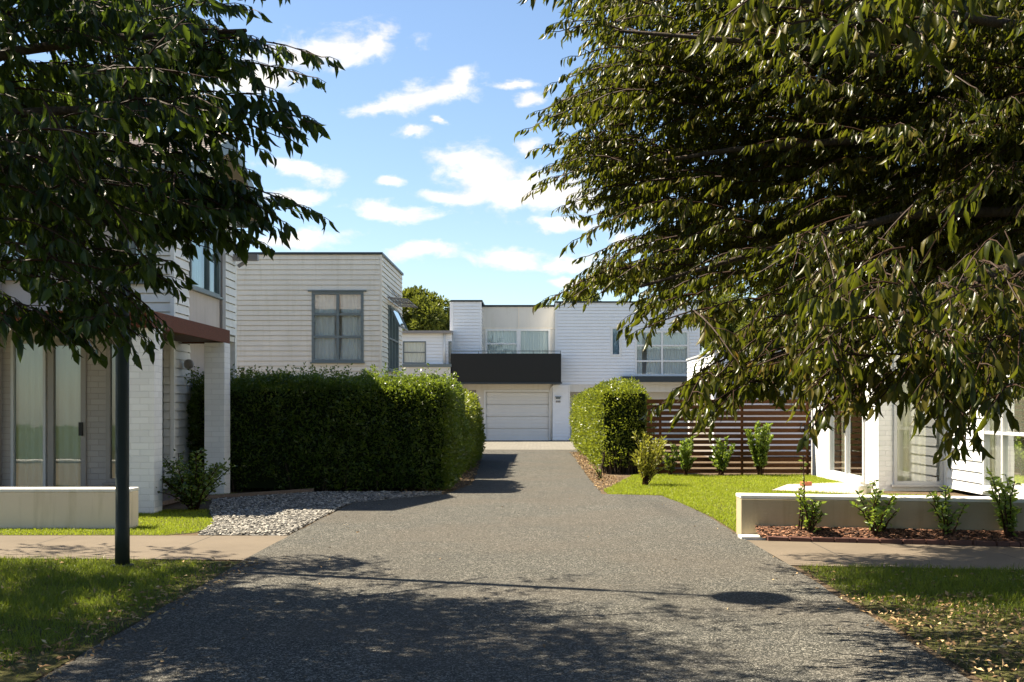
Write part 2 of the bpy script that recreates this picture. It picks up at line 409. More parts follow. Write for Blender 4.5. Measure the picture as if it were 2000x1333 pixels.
def inpoly(px, py, poly):
    c = False; n = len(poly); j = n-1
    for i in range(n):
        xi, yi = poly[i]; xj, yj = poly[j]
        if (yi > py) != (yj > py) and px < (xj-xi)*(py-yi)/(yj-yi)+xi: c = not c
        j = i
    return c
def clump(p, f=.95, k=-.12, z=0): return mnoise.noise((p[0]*f+z, p[1]*f, p[2]*f)) > k
def proj(p):
    if p[1] < .3: return (-9999, -9999)
    return (VX+F*p[0]/p[1], VY-F*(p[2]-CH)/p[1])

# ---------------------------------------------------------------- ground
mb = MB(); mb.quad((-400, -60, -.002), (400, -60, -.002), (400, 900, -.002), (-400, 900, -.002)); struct(mb.build('ground', 'farground'))
def sheet(name, pts, z, mat):
    mb = MB(); mb.poly([(x, y, z) for x, y in pts]); return struct(mb.build(name, mat))
sheet('soil', [(-14, -4), (14, -4), (14, 48), (-14, 48)], .004, 'soil')
DL = [(-2.45, -4), (-2.5, 4), (-2.55, 6), (-2.62, 8.5), (-2.69, 11.07), (-2.72, 14), (-2.70, 16.7), (-2.2, 17.5), (-1.49, 18.4), (-1.2, 20.8), (-1.32, 25), (-1.5, 30), (-1.9, 37.2), (-4.2, 37.4), (-4.2, 45.4)]
DR = [(2.2, -4), (2.2, 4), (2.2, 5.83), (2.23, 10.1), (2.2, 12.5), (2.19, 14.7), (2.1, 16.6), (1.97, 18.1), (1.05, 18.45), (1.02, 24), (1.06, 30), (1.12, 36), (1.7, 38.5), (5.0, 39), (5.0, 45.4)]
def wob(pts, amp=.018, step=.25, skip_ends=True):
    out = []
    for (a, b) in zip(pts, pts[1:]):
        L = math.dist(a, b); n = max(1, int(L/step))
        for i in range(n):
            t = i/n; x = a[0]+(b[0]-a[0])*t; y = a[1]+(b[1]-a[1])*t
            out.append((x+amp*mnoise.noise((x*2.3, y*2.3, 1.7))*1.5, y+amp*mnoise.noise((x*2.3, y*2.3, 9.7))))
    out.append(pts[-1]); return out
sheet('driveway', wob(DR)+wob(DL)[::-1], .020, 'asphalt')
sheet('paved_forecourt', [(-4.2, 38.4), (1.55, 38.2), (4.9, 39.1), (5.6, 48.7), (-4.2, 48.7)], .026, 'pavers')
mb = MB(); mb.box(-3.4, 6.2, 48.7, 49.38, 0, .035); struct(mb.build('concrete_apron', 'strip'))
# footpaths either side
sheet('footpath', [(-14, 12.5), (-2.70, 12.45), (-2.67, 10.45), (-5, 10.55), (-14, 10.75)], .013, 'concrete')
sheet('footpath', [(2.21, 12.02), (4.87, 11.47), (9, 10.58), (9, 8.9), (4.2, 9.78), (2.24, 10.1)], .013, 'concrete')
# lawns (base sheets; blades follow)
lawns = {
 'berm_left': ([(-14, -4), (-2.5, -4), (-2.54, 4), (-2.64, 8.5), (-2.69, 10.4), (-5, 10.5), (-14, 10.7)]),
 'berm_right': ([(2.25, -4), (14, -4), (14, 8.4), (9, 9.0), (4.2, 9.74), (2.3, 10.05)]),
 'strip_left': ([(-14, 12.55), (-4.1, 12.52), (-3.75, 12.9), (-3.95, 13.9), (-4.4, 15.2), (-4.45, 15.7), (-14, 15.2)]),
 'lawn_right': ([(2.24, 12.7), (2.24, 14.6), (2.12, 16.6), (1.98, 18.3), (1.15, 18.5), (1.12, 19.3), (1.5, 21.2), (2.0, 23.8), (5.7, 23.8), (5.7, 21.0), (4.5, 20.6), (3.9, 19.2), (5.7, 18.4), (6.85, 17.5), (6.85, 12.0), (5.0, 11.7)]),
 'bed_left': ([(-5.05, 17.6), (-3.9, 18.55), (-5.0, 18.6), (-5.4, 18.2)]),
}
for k, p in lawns.items():
    o = sheet('lawn', p, .008, 'lawnbase')
sheet('patio', [(3.95, 19.2), (4.55, 20.7), (5.76, 21.3), (5.76, 18.9), (5.2, 18.3)], .03, 'patio')

def in_poly(p, x, y): return inpoly(x, y, p)
def blades(name, poly, dens, hmin, hmax, w, mat, bbox, thin=None, lab=None, lean=.35):
    x0, x1, y0, y1 = bbox; n = int((x1-x0)*(y1-y0)*dens)
    X = rng.uniform(x0, x1, n); Y = rng.uniform(y0, y1, n); P = []; H = []
    for x, y in zip(X, Y):
        if y > .3:
            q = VX+F*x/y
            if q < -260 or q > 2260: continue
        if not inpoly(x, y, poly): continue
        k = 1.0
        if thin: k = thin(x, y)
        if random.random() > k: continue
        nn = mnoise.noise((x*1.3, y*1.3, 3.1))
        P.append((x, y, .006)); H.append((hmin+(hmax-hmin)*random.random()**1.5)*(1+.35*nn)*(.5+.5*k))
    P = np.array(P); n = len(P)
    D = np.column_stack([rng.normal(0, lean, n), rng.normal(0, lean, n), np.ones(n)])
    N = np.column_stack([rng.normal(size=n), rng.normal(size=n), rng.normal(0, .1, n)])
    o = leaves(name, P, D, np.array(H), w, mat, None, B5, FB5, False, N)
    struct(o, 'stuff'); tag(o, lab, 'grass', None)
def edge_fade(x, y, edge_x, width):
    return min(1, max(.0, abs(x-edge_x)/width))
def thin_l(x, y):
    n = mnoise.noise((x*1.1, y*1.1, .3))*.6+mnoise.noise((x*4, y*4, 5))*.35
    d = -2.55-.045*(y-6)-x
    k = .95+n*.55-max(0, .35-d)*2.0
    if y < 6.6: k -= (6.9-y)*.6*max(.15, 1.5-d)
    if y > 9.7: k -= (y-9.7)*.8*max(0, 1-d*.55)
    return max(.03, min(1, k))
def thin_r(x, y):
    n = mnoise.noise((x*1.2, y*1.2, 7.3))*.7+mnoise.noise((x*4, y*4, 2))*.4
    d = x-2.23
    k = .9+n*.6-max(0, .3-d)*2.4
    if y < 8.2: k -= (8.5-y)*.62*max(.3, 1-d*.2)
    return max(.06, min(1, k))
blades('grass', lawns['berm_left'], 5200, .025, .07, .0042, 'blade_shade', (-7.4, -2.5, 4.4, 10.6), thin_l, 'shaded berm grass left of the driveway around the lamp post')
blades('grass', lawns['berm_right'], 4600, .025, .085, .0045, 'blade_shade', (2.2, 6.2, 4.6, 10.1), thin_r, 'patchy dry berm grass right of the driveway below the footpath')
blades('grass', lawns['strip_left'], 3200, .02, .04, .005, 'blade_sun', (-8.5, -3.7, 12.5, 15.6), None, 'narrow short lawn strip around the cream low wall')
blades('grass', lawns['bed_left'], 2400, .02, .04, .006, 'blade_sun', (-5.6, -3.8, 17.5, 18.7), None, 'small wedge of lawn behind the timber edging')
def thin_m(x, y): return max(.25, min(1, 1.05+mnoise.noise((x*1.5, y*1.5, 2))*.5))
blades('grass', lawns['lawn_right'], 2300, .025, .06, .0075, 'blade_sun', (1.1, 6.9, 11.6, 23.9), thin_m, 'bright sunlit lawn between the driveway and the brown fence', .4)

# stones, mulch, litter
def stones(name, pts, smin, smax, flat, mat, z=.012):
    base = []
    for i in range(12):
        pass
    t = (1+5**.5)/2
    ico = np.array([(-1, t, 0), (1, t, 0), (-1, -t, 0), (1, -t, 0), (0, -1, t), (0, 1, t), (0, -1, -t), (0, 1, -t), (t, 0, -1), (t, 0, 1), (-t, 0, -1), (-t, 0, 1)])/1.9
    fi = np.array([(0, 11, 5), (0, 5, 1), (0, 1, 7), (0, 7, 10), (0, 10, 11), (1, 5, 9), (5, 11, 4), (11, 10, 2), (10, 7, 6), (7, 1, 8), (3, 9, 4), (3, 4, 2), (3, 2, 6), (3, 6, 8), (3, 8, 9), (4, 9, 5), (2, 4, 11), (6, 2, 10), (8, 6, 7), (9, 8, 1)])
    P = np.array(pts); n = len(P); s = rng.uniform(smin, smax, n)*.5
    V = np.broadcast_to(ico, (n, 12, 3)).copy()*(1+rng.normal(0, .13, (n, 12, 1)))
    V *= np.stack([rng.uniform(.8, 1.3, n), rng.uniform(.6, 1, n), rng.uniform(.5, 1, n)*flat], 1)[:, None, :]
    a = rng.uniform(0, 6.28, n); tl = rng.normal(0, .3, n)
    ct, st = np.cos(tl)[:, None], np.sin(tl)[:, None]
    y = V[:, :, 1]*ct-V[:, :, 2]*st; zz = V[:, :, 1]*st+V[:, :, 2]*ct
    ca, sa = np.cos(a)[:, None], np.sin(a)[:, None]
    x2 = V[:, :, 0]*ca-y*sa; y2 = V[:, :, 0]*sa+y*ca
    V = np.stack([x2, y2, zz], 2)*s[:, None, None]+P[:, None, :]
    Fc = (np.arange(n)*12)[:, None, None]+fi[None]
    return mesh_obj(name, V.reshape(-1, 3), Fc.reshape(-1, 3), mat)
gp = [(-3.75, 12.55), (-2.76, 12.5), (-2.78, 16.7), (-1.6, 18.35), (-1.6, 18.8), (-4.1, 18.8), (-5.0, 17.5), (-4.5, 15.6), (-3.95, 13.9)]
pts = []
while len(pts) < 15000:
    x, y = random.uniform(-5.1, -1.5), random.uniform(12.5, 18.9)
    if inpoly(x, y, gp): pts.append((x+.03*random.random(), y, .012+.03*random.random()))
sheet('gravel_bed', gp, .010, 'strip')
tag(struct(stones('gravel', pts, .02, .05, .5, 'gravel'), 'stuff'), 'grey pebble gravel between hedge, lawn strip and driveway', 'gravel')
# mulch strip before right wall
mp_ = [(2.36, 12.24), (2.40, 12.03), (4.87, 11.42), (9, 10.25), (9, 10.6), (4.9, 11.72)]
mp_[0] = (2.34, 12.27)
pts = []
wl = lambda x: 12.3-(x-2.2)*.205      # wall front
el = lambda x: 12.04-(x-2.2)*.211      # edging line
while len(pts) < 9000:
    x = random.uniform(2.35, 7.5); y = random.uniform(el(x)+.03, max(el(x)+.06, wl(x)+.0))
    pts.append((x, y, .03+.09*min(1, (y-el(x))/.2)+.02*random.random()))
tag(struct(stones('mulch', pts, .02, .055, .35, 'mulch'), 'stuff'), 'red-brown bark mulch along the foot of the right low wall', 'mulch')
def litter(label, n, bbox, ok, smin=.03, smax=.06, mat='litter'):
    P = []
    while len(P) < n:
        x, y = random.uniform(*bbox[:2]), random.uniform(*bbox[2:])
        if ok(x, y): P.append((x, y, .024+.02*random.random()))
    n = len(P); D = np.column_stack([rng.normal(size=n), rng.normal(size=n), rng.normal(.1, .3, n)])
    N = np.column_stack([rng.normal(0, .5, n), rng.normal(0, .5, n), np.ones(n)])
    o = leaves('leaf_litter', P, D, rng.uniform(smin, smax, n), rng.uniform(smin*.35, smax*.5, n), mat, None, T4, F4, False, N)
    tag(struct(o, 'stuff'), label, 'leaf litter')
litter('dry leaves under the sunny right hedge beside the drive', 1500, (1.0, 2.3, 19.0, 36), lambda x, y: x > 1.02 and x < 1.1+max(0, 24.2-y)*.2+.25 and not inpoly(x, y, lawns['lawn_right']))
litter('dry leaves along the foot of the long left hedge', 1500, (-2.2, -1.0, 18.2, 36), lambda x, y: (x < np.interp(y, [18.4, 20.8, 25, 30, 37], [-1.49, -1.2, -1.32, -1.5, -1.9])) )
litter('fallen brown leaves scattered over the right berm', 2600, (2.2, 4.4, 4.8, 9.6), lambda x, y: random.random() < .12+.88*(mnoise.noise((x*1.2, y*1.2, 7.3))*.9 < (8.4-y)*.5-.1))
litter('fallen brown leaves scattered over the left berm', 1300, (-5, -2.45, 4.6, 10.3), lambda x, y: random.random() < .12+.88*(y < 6.5+.6*mnoise.noise((x, y, 3)) or x > -2.9))
litter('few dead leaves strewn on the asphalt drive', 90, (-2.5, 2.2, 5, 20), lambda x, y: abs(x) > 1.7 or random.random() < .12, .02, .045)

# ---------------------------------------------------------------- walls, edging
def lowwall(loc, pts, h, label, mat, pm=.04):
    t = thing('garden_wall', label, 'wall', loc)
    m = MB(); m.prism(pts, 0, h-pm); m.build('wall_body', mat, t, bevel=.008)
    cx = sum(p[0] for p in pts)/4; cy = sum(p[1] for p in pts)/4
    m = MB(); m.prism([(x+(.006 if x > cx else -.006), y+(.006 if y > cy else -.006)) for x, y in pts], h-pm, h); m.build('capping', 'plaster_cap', t, bevel=.008)
lowwall((-7, 13.3, 0), [(-12, 13.15), (-4.72, 13.18), (-4.72, 13.46), (-12, 13.43)], .475, 'long cream plaster low wall behind the lamp post', 'plaster_left')
lowwall((4, 12, 0), [(2.2, 12.3), (8.0, 11.11), (8.06, 11.4), (2.2, 12.6)], .47, 'tan plaster low wall rising behind the mulch bed', 'plaster')
m = MB(); m.box(2.16, 2.42, 12.06, 12.28, 0.004, .045); tag(m.build('concrete_block', 'plaster_cap', bevel=.006), 'small flat concrete block at the end of the tan low wall', 'block')
m = MB()
x = 2.42
while x < 8:
    x2 = x+.21; m.hexa([(x, el(x)-.05, 0), (x2, el(x2)-.05, 0), (x, el(x)+.05, 0), (x2, el(x2)+.05, 0), (x, el(x)-.05, .06), (x2, el(x2)-.05, .06+random.uniform(-.012, .004)), (x, el(x)+.05, .06), (x2, el(x2)+.05, .06)]); x = x2+.012
tag(m.build('brick_edging', 'edging', bevel=.004), 'low red brick edging between mulch and right footpath', 'edging')
m = MB(); m.bar((-5.2, 17.0, .05), (-3.7, 18.75, .05), .04, .08); tag(m.build('timber_edging', 'deck'), 'thin timber edging board beside the gravel', 'edging')
m = MB(); m.box(-.1, .1, -.05, .05, 0, .07); o = m.build('brick', 'terracotta', bevel=.006); q = gnd(1590, 957); o.location = (q[0], q[1]+.6, .03); o.rotation_euler.z = .5
tag(o, 'loose red brick lying on the lawn edge by the patio', 'brick')
m = MB(); m.lathe(0, 0, [(0, .09), (.13, .12), (.16, .13), (.16, .11), (.10, .10)], 16); o = m.build('plant_pot', 'panel', smooth=True); o.location = (5.35, 18.6, .008)
tag(o, 'small pale empty pot beside the white brick corner', 'pot')

# ---------------------------------------------------------------- street lamp
t = thing('street_lamp', 'tall dark green lamp post with round disc head beside the left footpath', 'street lamp', (-3.65, 10.0, 0))
m = MB(); m.lathe(-3.65, 10, [(0, .062), (.35, .062), (.36, .058), (6.5, .055), (6.52, .036)], 20); m.build('pole', 'pole', t, True)
m = MB(); m.tube([(-3.65, 10, 6.5), (-3.65, 10, 8.35)], .034, 10); m.build('neck', 'pole', t, True)
m = MB(); m.lathe(-3.65, 10, [(8.1, .05), (8.12, .30), (8.17, .305), (8.24, .12), (8.4, .03), (8.75, .01)], 32); m.build('lamp_head', 'pole', t)
m = MB(); m.lathe(-3.65, 10, [(8.0, .07), (8.06, .12), (8.1, .12)], 20); m.build('diffuser', 'lampglass', t)
m = MB(); m.lathe(-3.65, 10, [(0, .1), (.03, .1), (.035, .063)], 16); m.build('base_plate', 'pole', t)

# ---------------------------------------------------------------- LEFT HOUSE
hl = thing('townhouse', 'near left white townhouse with red timber beam, gabled roof and brick pillars', 'house', (-8, 19, 0))
f17 = WF('x', 17.0); sU = WF('y', -5.45, 1); sL = WF('y', -5.9, 1); f18 = WF('x', 18.4)
# lower front brick wall with openings
g1 = (-7.86, -7.34, .12, 2.42); g2 = (-7.30, -6.74, .12, 2.42); g3 = (-6.44, -6.10, .3, 2.42)
m = MB(); f17.flat(m, -14, -6.05, 0, 2.6, [g1, g2, g3], th=.2); m.build('front_wall', 'brick_taupe', hl)
window(hl, f17, *g1, cols=(), rows=(), fm='frame_silver', glass='glass', curtain='blind', fw=.04, cw=[(0, 1)])
w = window(hl, f17, *g2, cols=(), rows=(), fm='frame_brown', glass='glass', curtain='blind', fw=.075, cw=[(0, .8)], name='sliding_door', sill=False)
m = MB(); f17.box(m, -6.83, -6.78, .035, .075, 1.0, 1.2); m.build('handle', 'black', w)
window(hl, f17, *g3, cols=(), rows=(), fm='frame_brown', glass='glass', curtain='blind', fw=.06, cw=[(0, 1)])
m = MB(); m.tube([(-8.02, 16.93, 0), (-8.02, 16.93, 5)], .04, 10); m.build('downpipe', 'frame_brown', hl, True)
m = MB(); m.box(-6.25, -6.05, 17.004, 18.4, 0, 2.6); m.build('return_wall', 'brick_taupe', hl)
m = MB(); f18.clad(m, -6.05, -5.9, 0.1, 2.7); m.build('weatherboard_wall', 'clad_warm', hl)
m = MB(); sL.clad(m, 18.4, 19.3, .1, 2.7); m.build('weatherboard_wall', 'clad_warm', hl)
m = MB(); sL.flat(m, 19.3, 20.5, .0, 2.7, th=.1); m.build('plaster_panel', 'pink', hl)
m = MB(); m.box(-5.93, -5.87, 18.37, 18.43, .1, 2.7); m.build('corner_board', 'trim', hl)
m = MB(); m.box(-6.13, -6.05, 18.3, 18.4, 0, 2.45); m.build('door_frame', 'frame_brown', hl)
m = MB()
m.lathe(-5.78, 18.85, [(2.06, .03), (2.09, .07), (2.14, .085), (2.19, .07), (2.22, .03)], 14); m.build('porch_light', 'frame_brown', hl, True)
m = MB(); m.box(-14, -5.46, 17.2, 20.49, 2.6, 2.69); m.build('storey_floor', 'panel', hl)
# upper storey
ug = (-6.35, -5.74, 3.3, 4.45); ug2 = (-8.9, -7.6, 3.35, 4.5)
m = MB(); f17.clad(m, -5.74, -5.45, 2.7, 4.95); f17.clad(m, -6.35, -5.74, 2.7, 3.3, []); m.build('weatherboard_wall', 'clad_warm', hl)
m = MB(); f17.flat(m, -14, -5.74, 2.7, 4.95, [(-6.35, -5.7, 2.6, 4.45), ug2], th=.1); m.build('plaster_wall', 'pink', hl)
window(hl, f17, *ug, cols=(.5,), rows=(), fm='frame', glass='glass_refl', curtain='curtain_beige')
window(hl, f17, *ug2, cols=(.5,), rows=(.6,), fm='frame', glass='glass_refl', curtain='blind')
sw = (17.78, 19.42, 3.3, 4.5)
m = MB(); sU.clad(m, 17.0, 17.76, 2.7, 5.0); m.build('weatherboard_wall', 'clad_warm', hl); m = MB(); sU.clad(m, 19.72, 20.5, 2.7, 5.0); m.build('weatherboard_wall', 'clad_warm', hl)
m = MB(); sU.flat(m, 17.76, 19.72, 2.7, 5.0, [sw], th=.1); m.build('plaster_panel', 'pink', hl)
window(hl, sU, *sw, cols=(.62,), rows=(), fm='frame', glass='glass_teal', curtain='blind', cw=[(0, 1)])
m = MB(); m.box(-5.46, -5.40, 19.5, 19.7, 2.7, 5.0); m.build('panel_frame', 'frame_brown', hl)
m = MB(); m.box(-5.48, -5.42, 16.965, 17.03, 2.7, 5.0); m.build('corner_board', 'trim', hl)
# gable triangle + roof
m = MB(); m.poly([(-5.45, 17, 4.98), (-5.45, 20.5, 4.98), (-5.45, 20.5, 5.27), (-5.45, 19, 5.86)]); m.build('gable_wall', 'soffit', hl); m = MB(); m.poly([(-14, 17, 4.98), (-14, 21.2, 4.98), (-14, 19, 5.86)]); m.build('gable_wall', 'soffit', hl)
m = MB()
for (ya, za, yb, zb) in ((16.5, 4.93, 19, 5.92), (21.5, 4.93, 19, 5.92)):
    n = 14
    for i in range(n):
        t0, t1 = i/n, (i+1)/n
        y0, z0 = ya+(yb-ya)*t0, za+(zb-za)*t0; y1, z1 = ya+(yb-ya)*t1, za+(zb-za)*t1
        m.hexa([(-14, y0, z0-.04), (-5.12, y0, z0-.04), (-14, y1, z1-.04), (-5.12, y1, z1-.04), (-14, y0, z0+.035), (-5.12, y0, z0+.035), (-14, y1, z1+.01), (-5.12, y1, z1+.01)])
rf = m.build('roof', 'shingle', hl)
m = MB(); m.tube([(-14, 19, 5.95), (-5.1, 19, 5.95)], .06, 8); m.build('ridge_cap', 'shingle', rf)
m = MB()
for (ya, za, yb, zb) in ((16.5, 4.9, 19, 5.89), (21.5, 4.9, 19, 5.89)):
    m.bar((-5.1, ya, za-.06), (-5.1, yb, zb-.06), .04, .2)
m.build('bargeboard', 'frame', rf)
m = MB(); m.box(-14, -5.1, 16.42, 16.5, 4.84, 4.95); m.build('gutter', 'frame', rf)
m = MB(); m.box(-14, -5.14, 21.4, 21.52, 4.82, 4.93); m.build('gutter', 'frame', rf)
m = MB(); m.box(-14, -5.45, 20.5, 20.6, 0, 5.2); m.box(-14.1, -14, 17, 20.6, 0, 4.98); m.build('back_wall', 'clad_warm', hl)
m = MB(); m.box(-5.45, -5.0, 20.3, 20.42, 4.05, 4.16); m.tube([(-5.2, 20.36, 4.05), (-5.36, 20.36, 3.95)], .035, 8); m.build('eave_bracket', 'frame_brown', hl)
# pergola beams
m = MB(); m.box(-5.16, -5.10, 15.05, 18.86, 2.48, 2.70); m.build('beam', 'beam', hl, bevel=.004)
m = MB(); m.box(-9.5, -5.16, 15.05, 15.12, 2.48, 2.70); m.build('beam', 'beam', hl, bevel=.004)
m = MB(); m.box(-6.0, -5.16, 18.80, 18.86, 2.48, 2.70); m.build('beam', 'beam', hl, bevel=.004)
m = MB(); m.box(-9.5, -5.165, 15.125, 16.99, 2.62, 2.68); m.box(-6.2, -5.165, 16.99, 18.795, 2.50, 2.59); m.build('porch_roof', 'deck', hl)
for (y0, x0, x1) in ((15.13, -5.47, -5.10), (18.5, -5.42, -5.09)):
    m = MB(); m.box(x0, x1, y0, y0+.34, 0, 2.478); m.build('pillar', 'brick_white', hl, bevel=.006)
m = MB()
for i in range(21):
    y = 15.55+i*.135; m.box(-6.4, -5.3, y, y+.125, .03, .09)
m.build('deck', 'deck', hl)

# ---------------------------------------------------------------- CREAM HOUSE
hc = thing('townhouse', 'cream flat-roofed weatherboard townhouse behind the long left hedge', 'house', (-7, 33, 0))
YC = 31.0; XC = -4.27; ZC = 5.60
fc = WF('x', YC); sc_ = WF('y', XC, 1)
wC = (-6.15, -4.74, 2.67, 4.59)
m = MB(); fc.clad(m, -14, XC, 2.42, ZC, [wC], .138); sc_.clad(m, YC, 35.8, 2.42, ZC, [(32.4, 34.6, 2.5, 4.35)], .138); m.build('weatherboard_wall', 'clad_cream', hc)
m = MB(); fc.flat(m, -14, XC-.01, 0, 2.42, th=.1); sc_.flat(m, YC+.1, 35.8, 0, 2.42, th=.1); m.build('lower_wall', 'panel', hc)
m = MB(); m.box(XC-.03, XC+.028, YC-.028, YC+.03, 2.42, ZC); m.build('corner_board', 'clad_cream', hc)
window(hc, fc, *wC, cols=(.5,), rows=(.36, .68), fm='frame', curtain='curtain', fw=.075, cw=[(0.02, .47), (.53, .98)], gap=.5, label='grey framed six-pane window with gathered white curtains')
m = MB(); fc.box(m, wC[0]-.1, wC[1]+.08, 0, .07, wC[3]+.002, wC[3]+.04); m.build('window_hood', 'frame', hc)
window(hc, sc_, 32.4, 34.6, 2.5, 4.35, cols=(.33, .66), rows=(.5,), fm='frame', curtain='curtain', fw=.06, proud=.05, label='side window seen edge-on beside the open sash')
# open awning sash
m = MB(); a, b = 32.5, 34.5
for yy in (a, b): m.bar((XC+.06, yy, 4.33), (XC+.32, yy, 3.78), .05, .05)
m.bar((XC+.06, a, 4.33), (XC+.06, b, 4.33), .05, .05); m.bar((XC+.32, a, 3.78), (XC+.32, b, 3.78), .05, .05)
s_ = m.build('awning_sash', 'frame', hc); s_['label'] = 'awning sash tilted open'
m = MB(); m.quad((XC+.06, a, 4.33), (XC+.06, b, 4.33), (XC+.32, b, 3.78), (XC+.32, a, 3.78)); m.build('pane', 'glass', s_)
m = MB()
for k in range(6): m.bar((XC+.1+k*.09, 32.3, 4.52), (XC+.1+k*.09, 34.8, 4.52), .05, .02)
for yy in (32.3, 33.5, 34.8): m.bar((XC, yy, 4.56), (XC+.6, yy, 4.5), .03, .05); m.bar((XC, yy, 4.9), (XC+.3, yy, 4.55), .02, .02)
m.build('sun_louvre', 'frame_brown', hc)
m = MB(); m.box(-14, XC+.05, YC-.05, 35.85, ZC, ZC+.065); m.build('roof', 'cap', hc)
m = MB(); m.box(-14, XC, 35.75, 35.8, 0, ZC); m.box(-14.05, -14, YC, 35.8, 0, ZC); m.build('back_wall', 'clad_cream', hc)

# ---------------------------------------------------------------- LINK HOUSE
YL = 48.7; k_ = F/YL
ZL = lambda py: CH+(VY-py)/k_
XL = lambda px: (px-VX)/k_
XK = XL(883)
hk = thing('townhouse', 'distant cream house between the cream townhouse and black balcony with white downpipe', 'house', (-6, 51, 0))
fk = WF('x', YL)
wk = (XL(787), XL(832), ZL(713)+.05, ZL(667))
wk2 = (XL(876), XL(882), ZL(713)+.05, ZL(667))
m = MB(); fk.clad(m, -11, XK, ZL(712), ZL(652), [wk, wk2], .14); m.build('weatherboard_wall', 'clad_white', hk)
m = MB(); fk.flat(m, -11, XK, 0, ZL(717), th=.1, d=.3); m.build('lower_wall', 'panel', hk)
m = MB(); m.box(-11, XK, YL-.36, YL, ZL(718), ZL(712)); m.build('ledge', 'frame', hk)
window(hk, fk, *wk, cols=(), rows=(.5,), fm='frame', sill=False)
window(hk, fk, *wk2, cols=(), rows=(), fm='frame', sill=False)
m = MB(); m.tube([(XL(868), YL-.06, ZL(652)), (XL(868), YL-.06, ZL(712))], .05, 8); m.build('downpipe', 'trim', hk, True)
m = MB(); m.box(-11, XK, YL-.25, 54, ZL(652), ZL(649)+.02); m.hexa([(-11, YL-.25, ZL(649)+.02), (XK, YL-.25, ZL(649)+.02), (-11, 54, ZL(649)+.02), (XK, 54, ZL(649)+.02), (-11, YL-.25, ZL(649)+.05), (XK, YL-.25, ZL(649)+.05), (-11, 54, ZL(649)+.3), (XK, 54, ZL(649)+.3)]); m.build('roof', 'frame_brown', hk)
m = MB(); m.box(-11, XK, 53.8, 53.9, 0, 4.3); m.box(-11.1, -11, YL, 53.9, 0, 4.3); m.build('back_wall', 'panel', hk)

# ---------------------------------------------------------------- GARAGE HOUSE
YG = 49.4; kg = F/YG
ZG = lambda py: CH+(VY-py)/kg
XG = lambda px: (px-VX)/kg
hg = thing('townhouse', 'white house at the drive end with garage and black balcony', 'house', (1, 53, 0))
fg = WF('x', YG); fr = WF('x', YG+.9)     # recessed centre
x_t0, x_t1 = XG(883), XG(940); zt = ZG(590)
m = MB(); fg.clad(m, x_t0, x_t1, ZG(750), zt, [], .14)
st = WF('y', x_t1, 1); st.clad(m, YG, YG+.9, ZG(750), ZG(598), [], .14)
m.build('weatherboard_wall', 'clad_white', hg)
m = MB(); m.box(x_t0-.1, x_t0, YG, YG+6, 0, zt); m.build('side_wall', 'clad_white', hg)
m = MB(); m.box(x_t0-.06, x_t1+.05, YG-.05, YG+5, zt, zt+.08); m.build('capping', 'cap', hg)
# recess panels
kr = F/(YG+.9); XR = lambda px: (px-VX)/kr; ZR = lambda py: CH+(VY-py)/kr
wr = (XR(948), XR(1075), ZR(715), ZR(643))
m = MB(); fr.flat(m, x_t1, XG(1085), 2.2, ZR(600), [wr], th=.1); m.build('recess_wall', 'panel', hg)
m = MB(); fr.box(m, XR(1012), XR(1014), 0, .012, ZR(641), ZR(600)); fr.box(m, x_t1+.02, XG(1085), 0, .03, ZR(643), ZR(640)); m.build('panel_joint', 'clad_cream', hg)
window(hg, fr, wr[0], XR(1013), wr[2], wr[3], cols=(), rows=(.6,), fm='trim', sill=False, fw=.09, cw=[(0, 1)])
window(hg, fr, XR(1013), wr[1], wr[2], wr[3], cols=(), rows=(), fm='trim', sill=False, fw=.09, cw=[(0, 1)])
m = MB(); m.box(x_t1, XG(1085), YG+.85, YG+6, ZR(600), ZR(597)+.02); m.build('capping', 'cap', hg)
# right block
xr0, xr1 = XG(1085), XG(1366); ztr = ZG(592)
slit = (XG(1195), XG(1211), ZG(694), ZG(641)); big = (XG(1240), XG(1346), ZG(735), ZG(646))
m = MB(); fg.clad(m, xr0, xr1, ZG(752), ztr, [slit, big], .14); m.build('weatherboard_wall', 'clad_white', hg)
m = MB(); m.box(xr0, xr0+.06, YG+.005, YG+.9, ZG(750), ztr); m.build('side_wall', 'clad_white', hg); m = MB(); m.box(xr1-.06, xr1, YG+.005, YG+7, 0, ztr); m.build('side_wall', 'clad_white', hg)
m = MB(); m.box(xr0-.05, xr1+.05, YG-.05, YG+7, ztr, ztr+.07); m.build('capping', 'cap', hg)
for xx in (xr0+.02, xr1-.02, x_t0+.02, x_t1-.02): m = MB(); m.box(xx-.035, xx+.035, YG-.028, YG-.001, ZG(750), (ztr if xx > 0.5 else zt)-.002); m.build('corner_board', 'clad_white', hg)
m = MB(); fg.box(m, slit[0]-.06, slit[1]+.06, 0.0, .025, slit[3], slit[3]+.08); fg.box(m, slit[0]-.07, slit[0], 0, .025, slit[2], slit[3]); fg.box(m, slit[1], slit[1]+.07, 0, .025, slit[2], slit[3]); fg.box(m, slit[0]-.07, slit[1]+.07, 0, .03, slit[2]-.06, slit[2]); m.build('window_trim', 'trim', hg)
window(hg, fg, *slit, cols=(), rows=(), fm='trim', curtain='blind_blue', sill=False, fw=.035, cw=[(0, 1)], label='narrow slit window with a blue blind')
window(hg, fg, *big, cols=(.5,), rows=(.33, .67), fm='trim', sill=False, fw=.09, cw=[(0.0, .14), (.2, 1)], gap=.2, label='large six-pane window with sheer curtains')
m = MB(); m.box(XG(1213), XG(1385), YG-.55, YG+.02, ZG(747), ZG(736)); m.build('ledge', 'cap', hg)
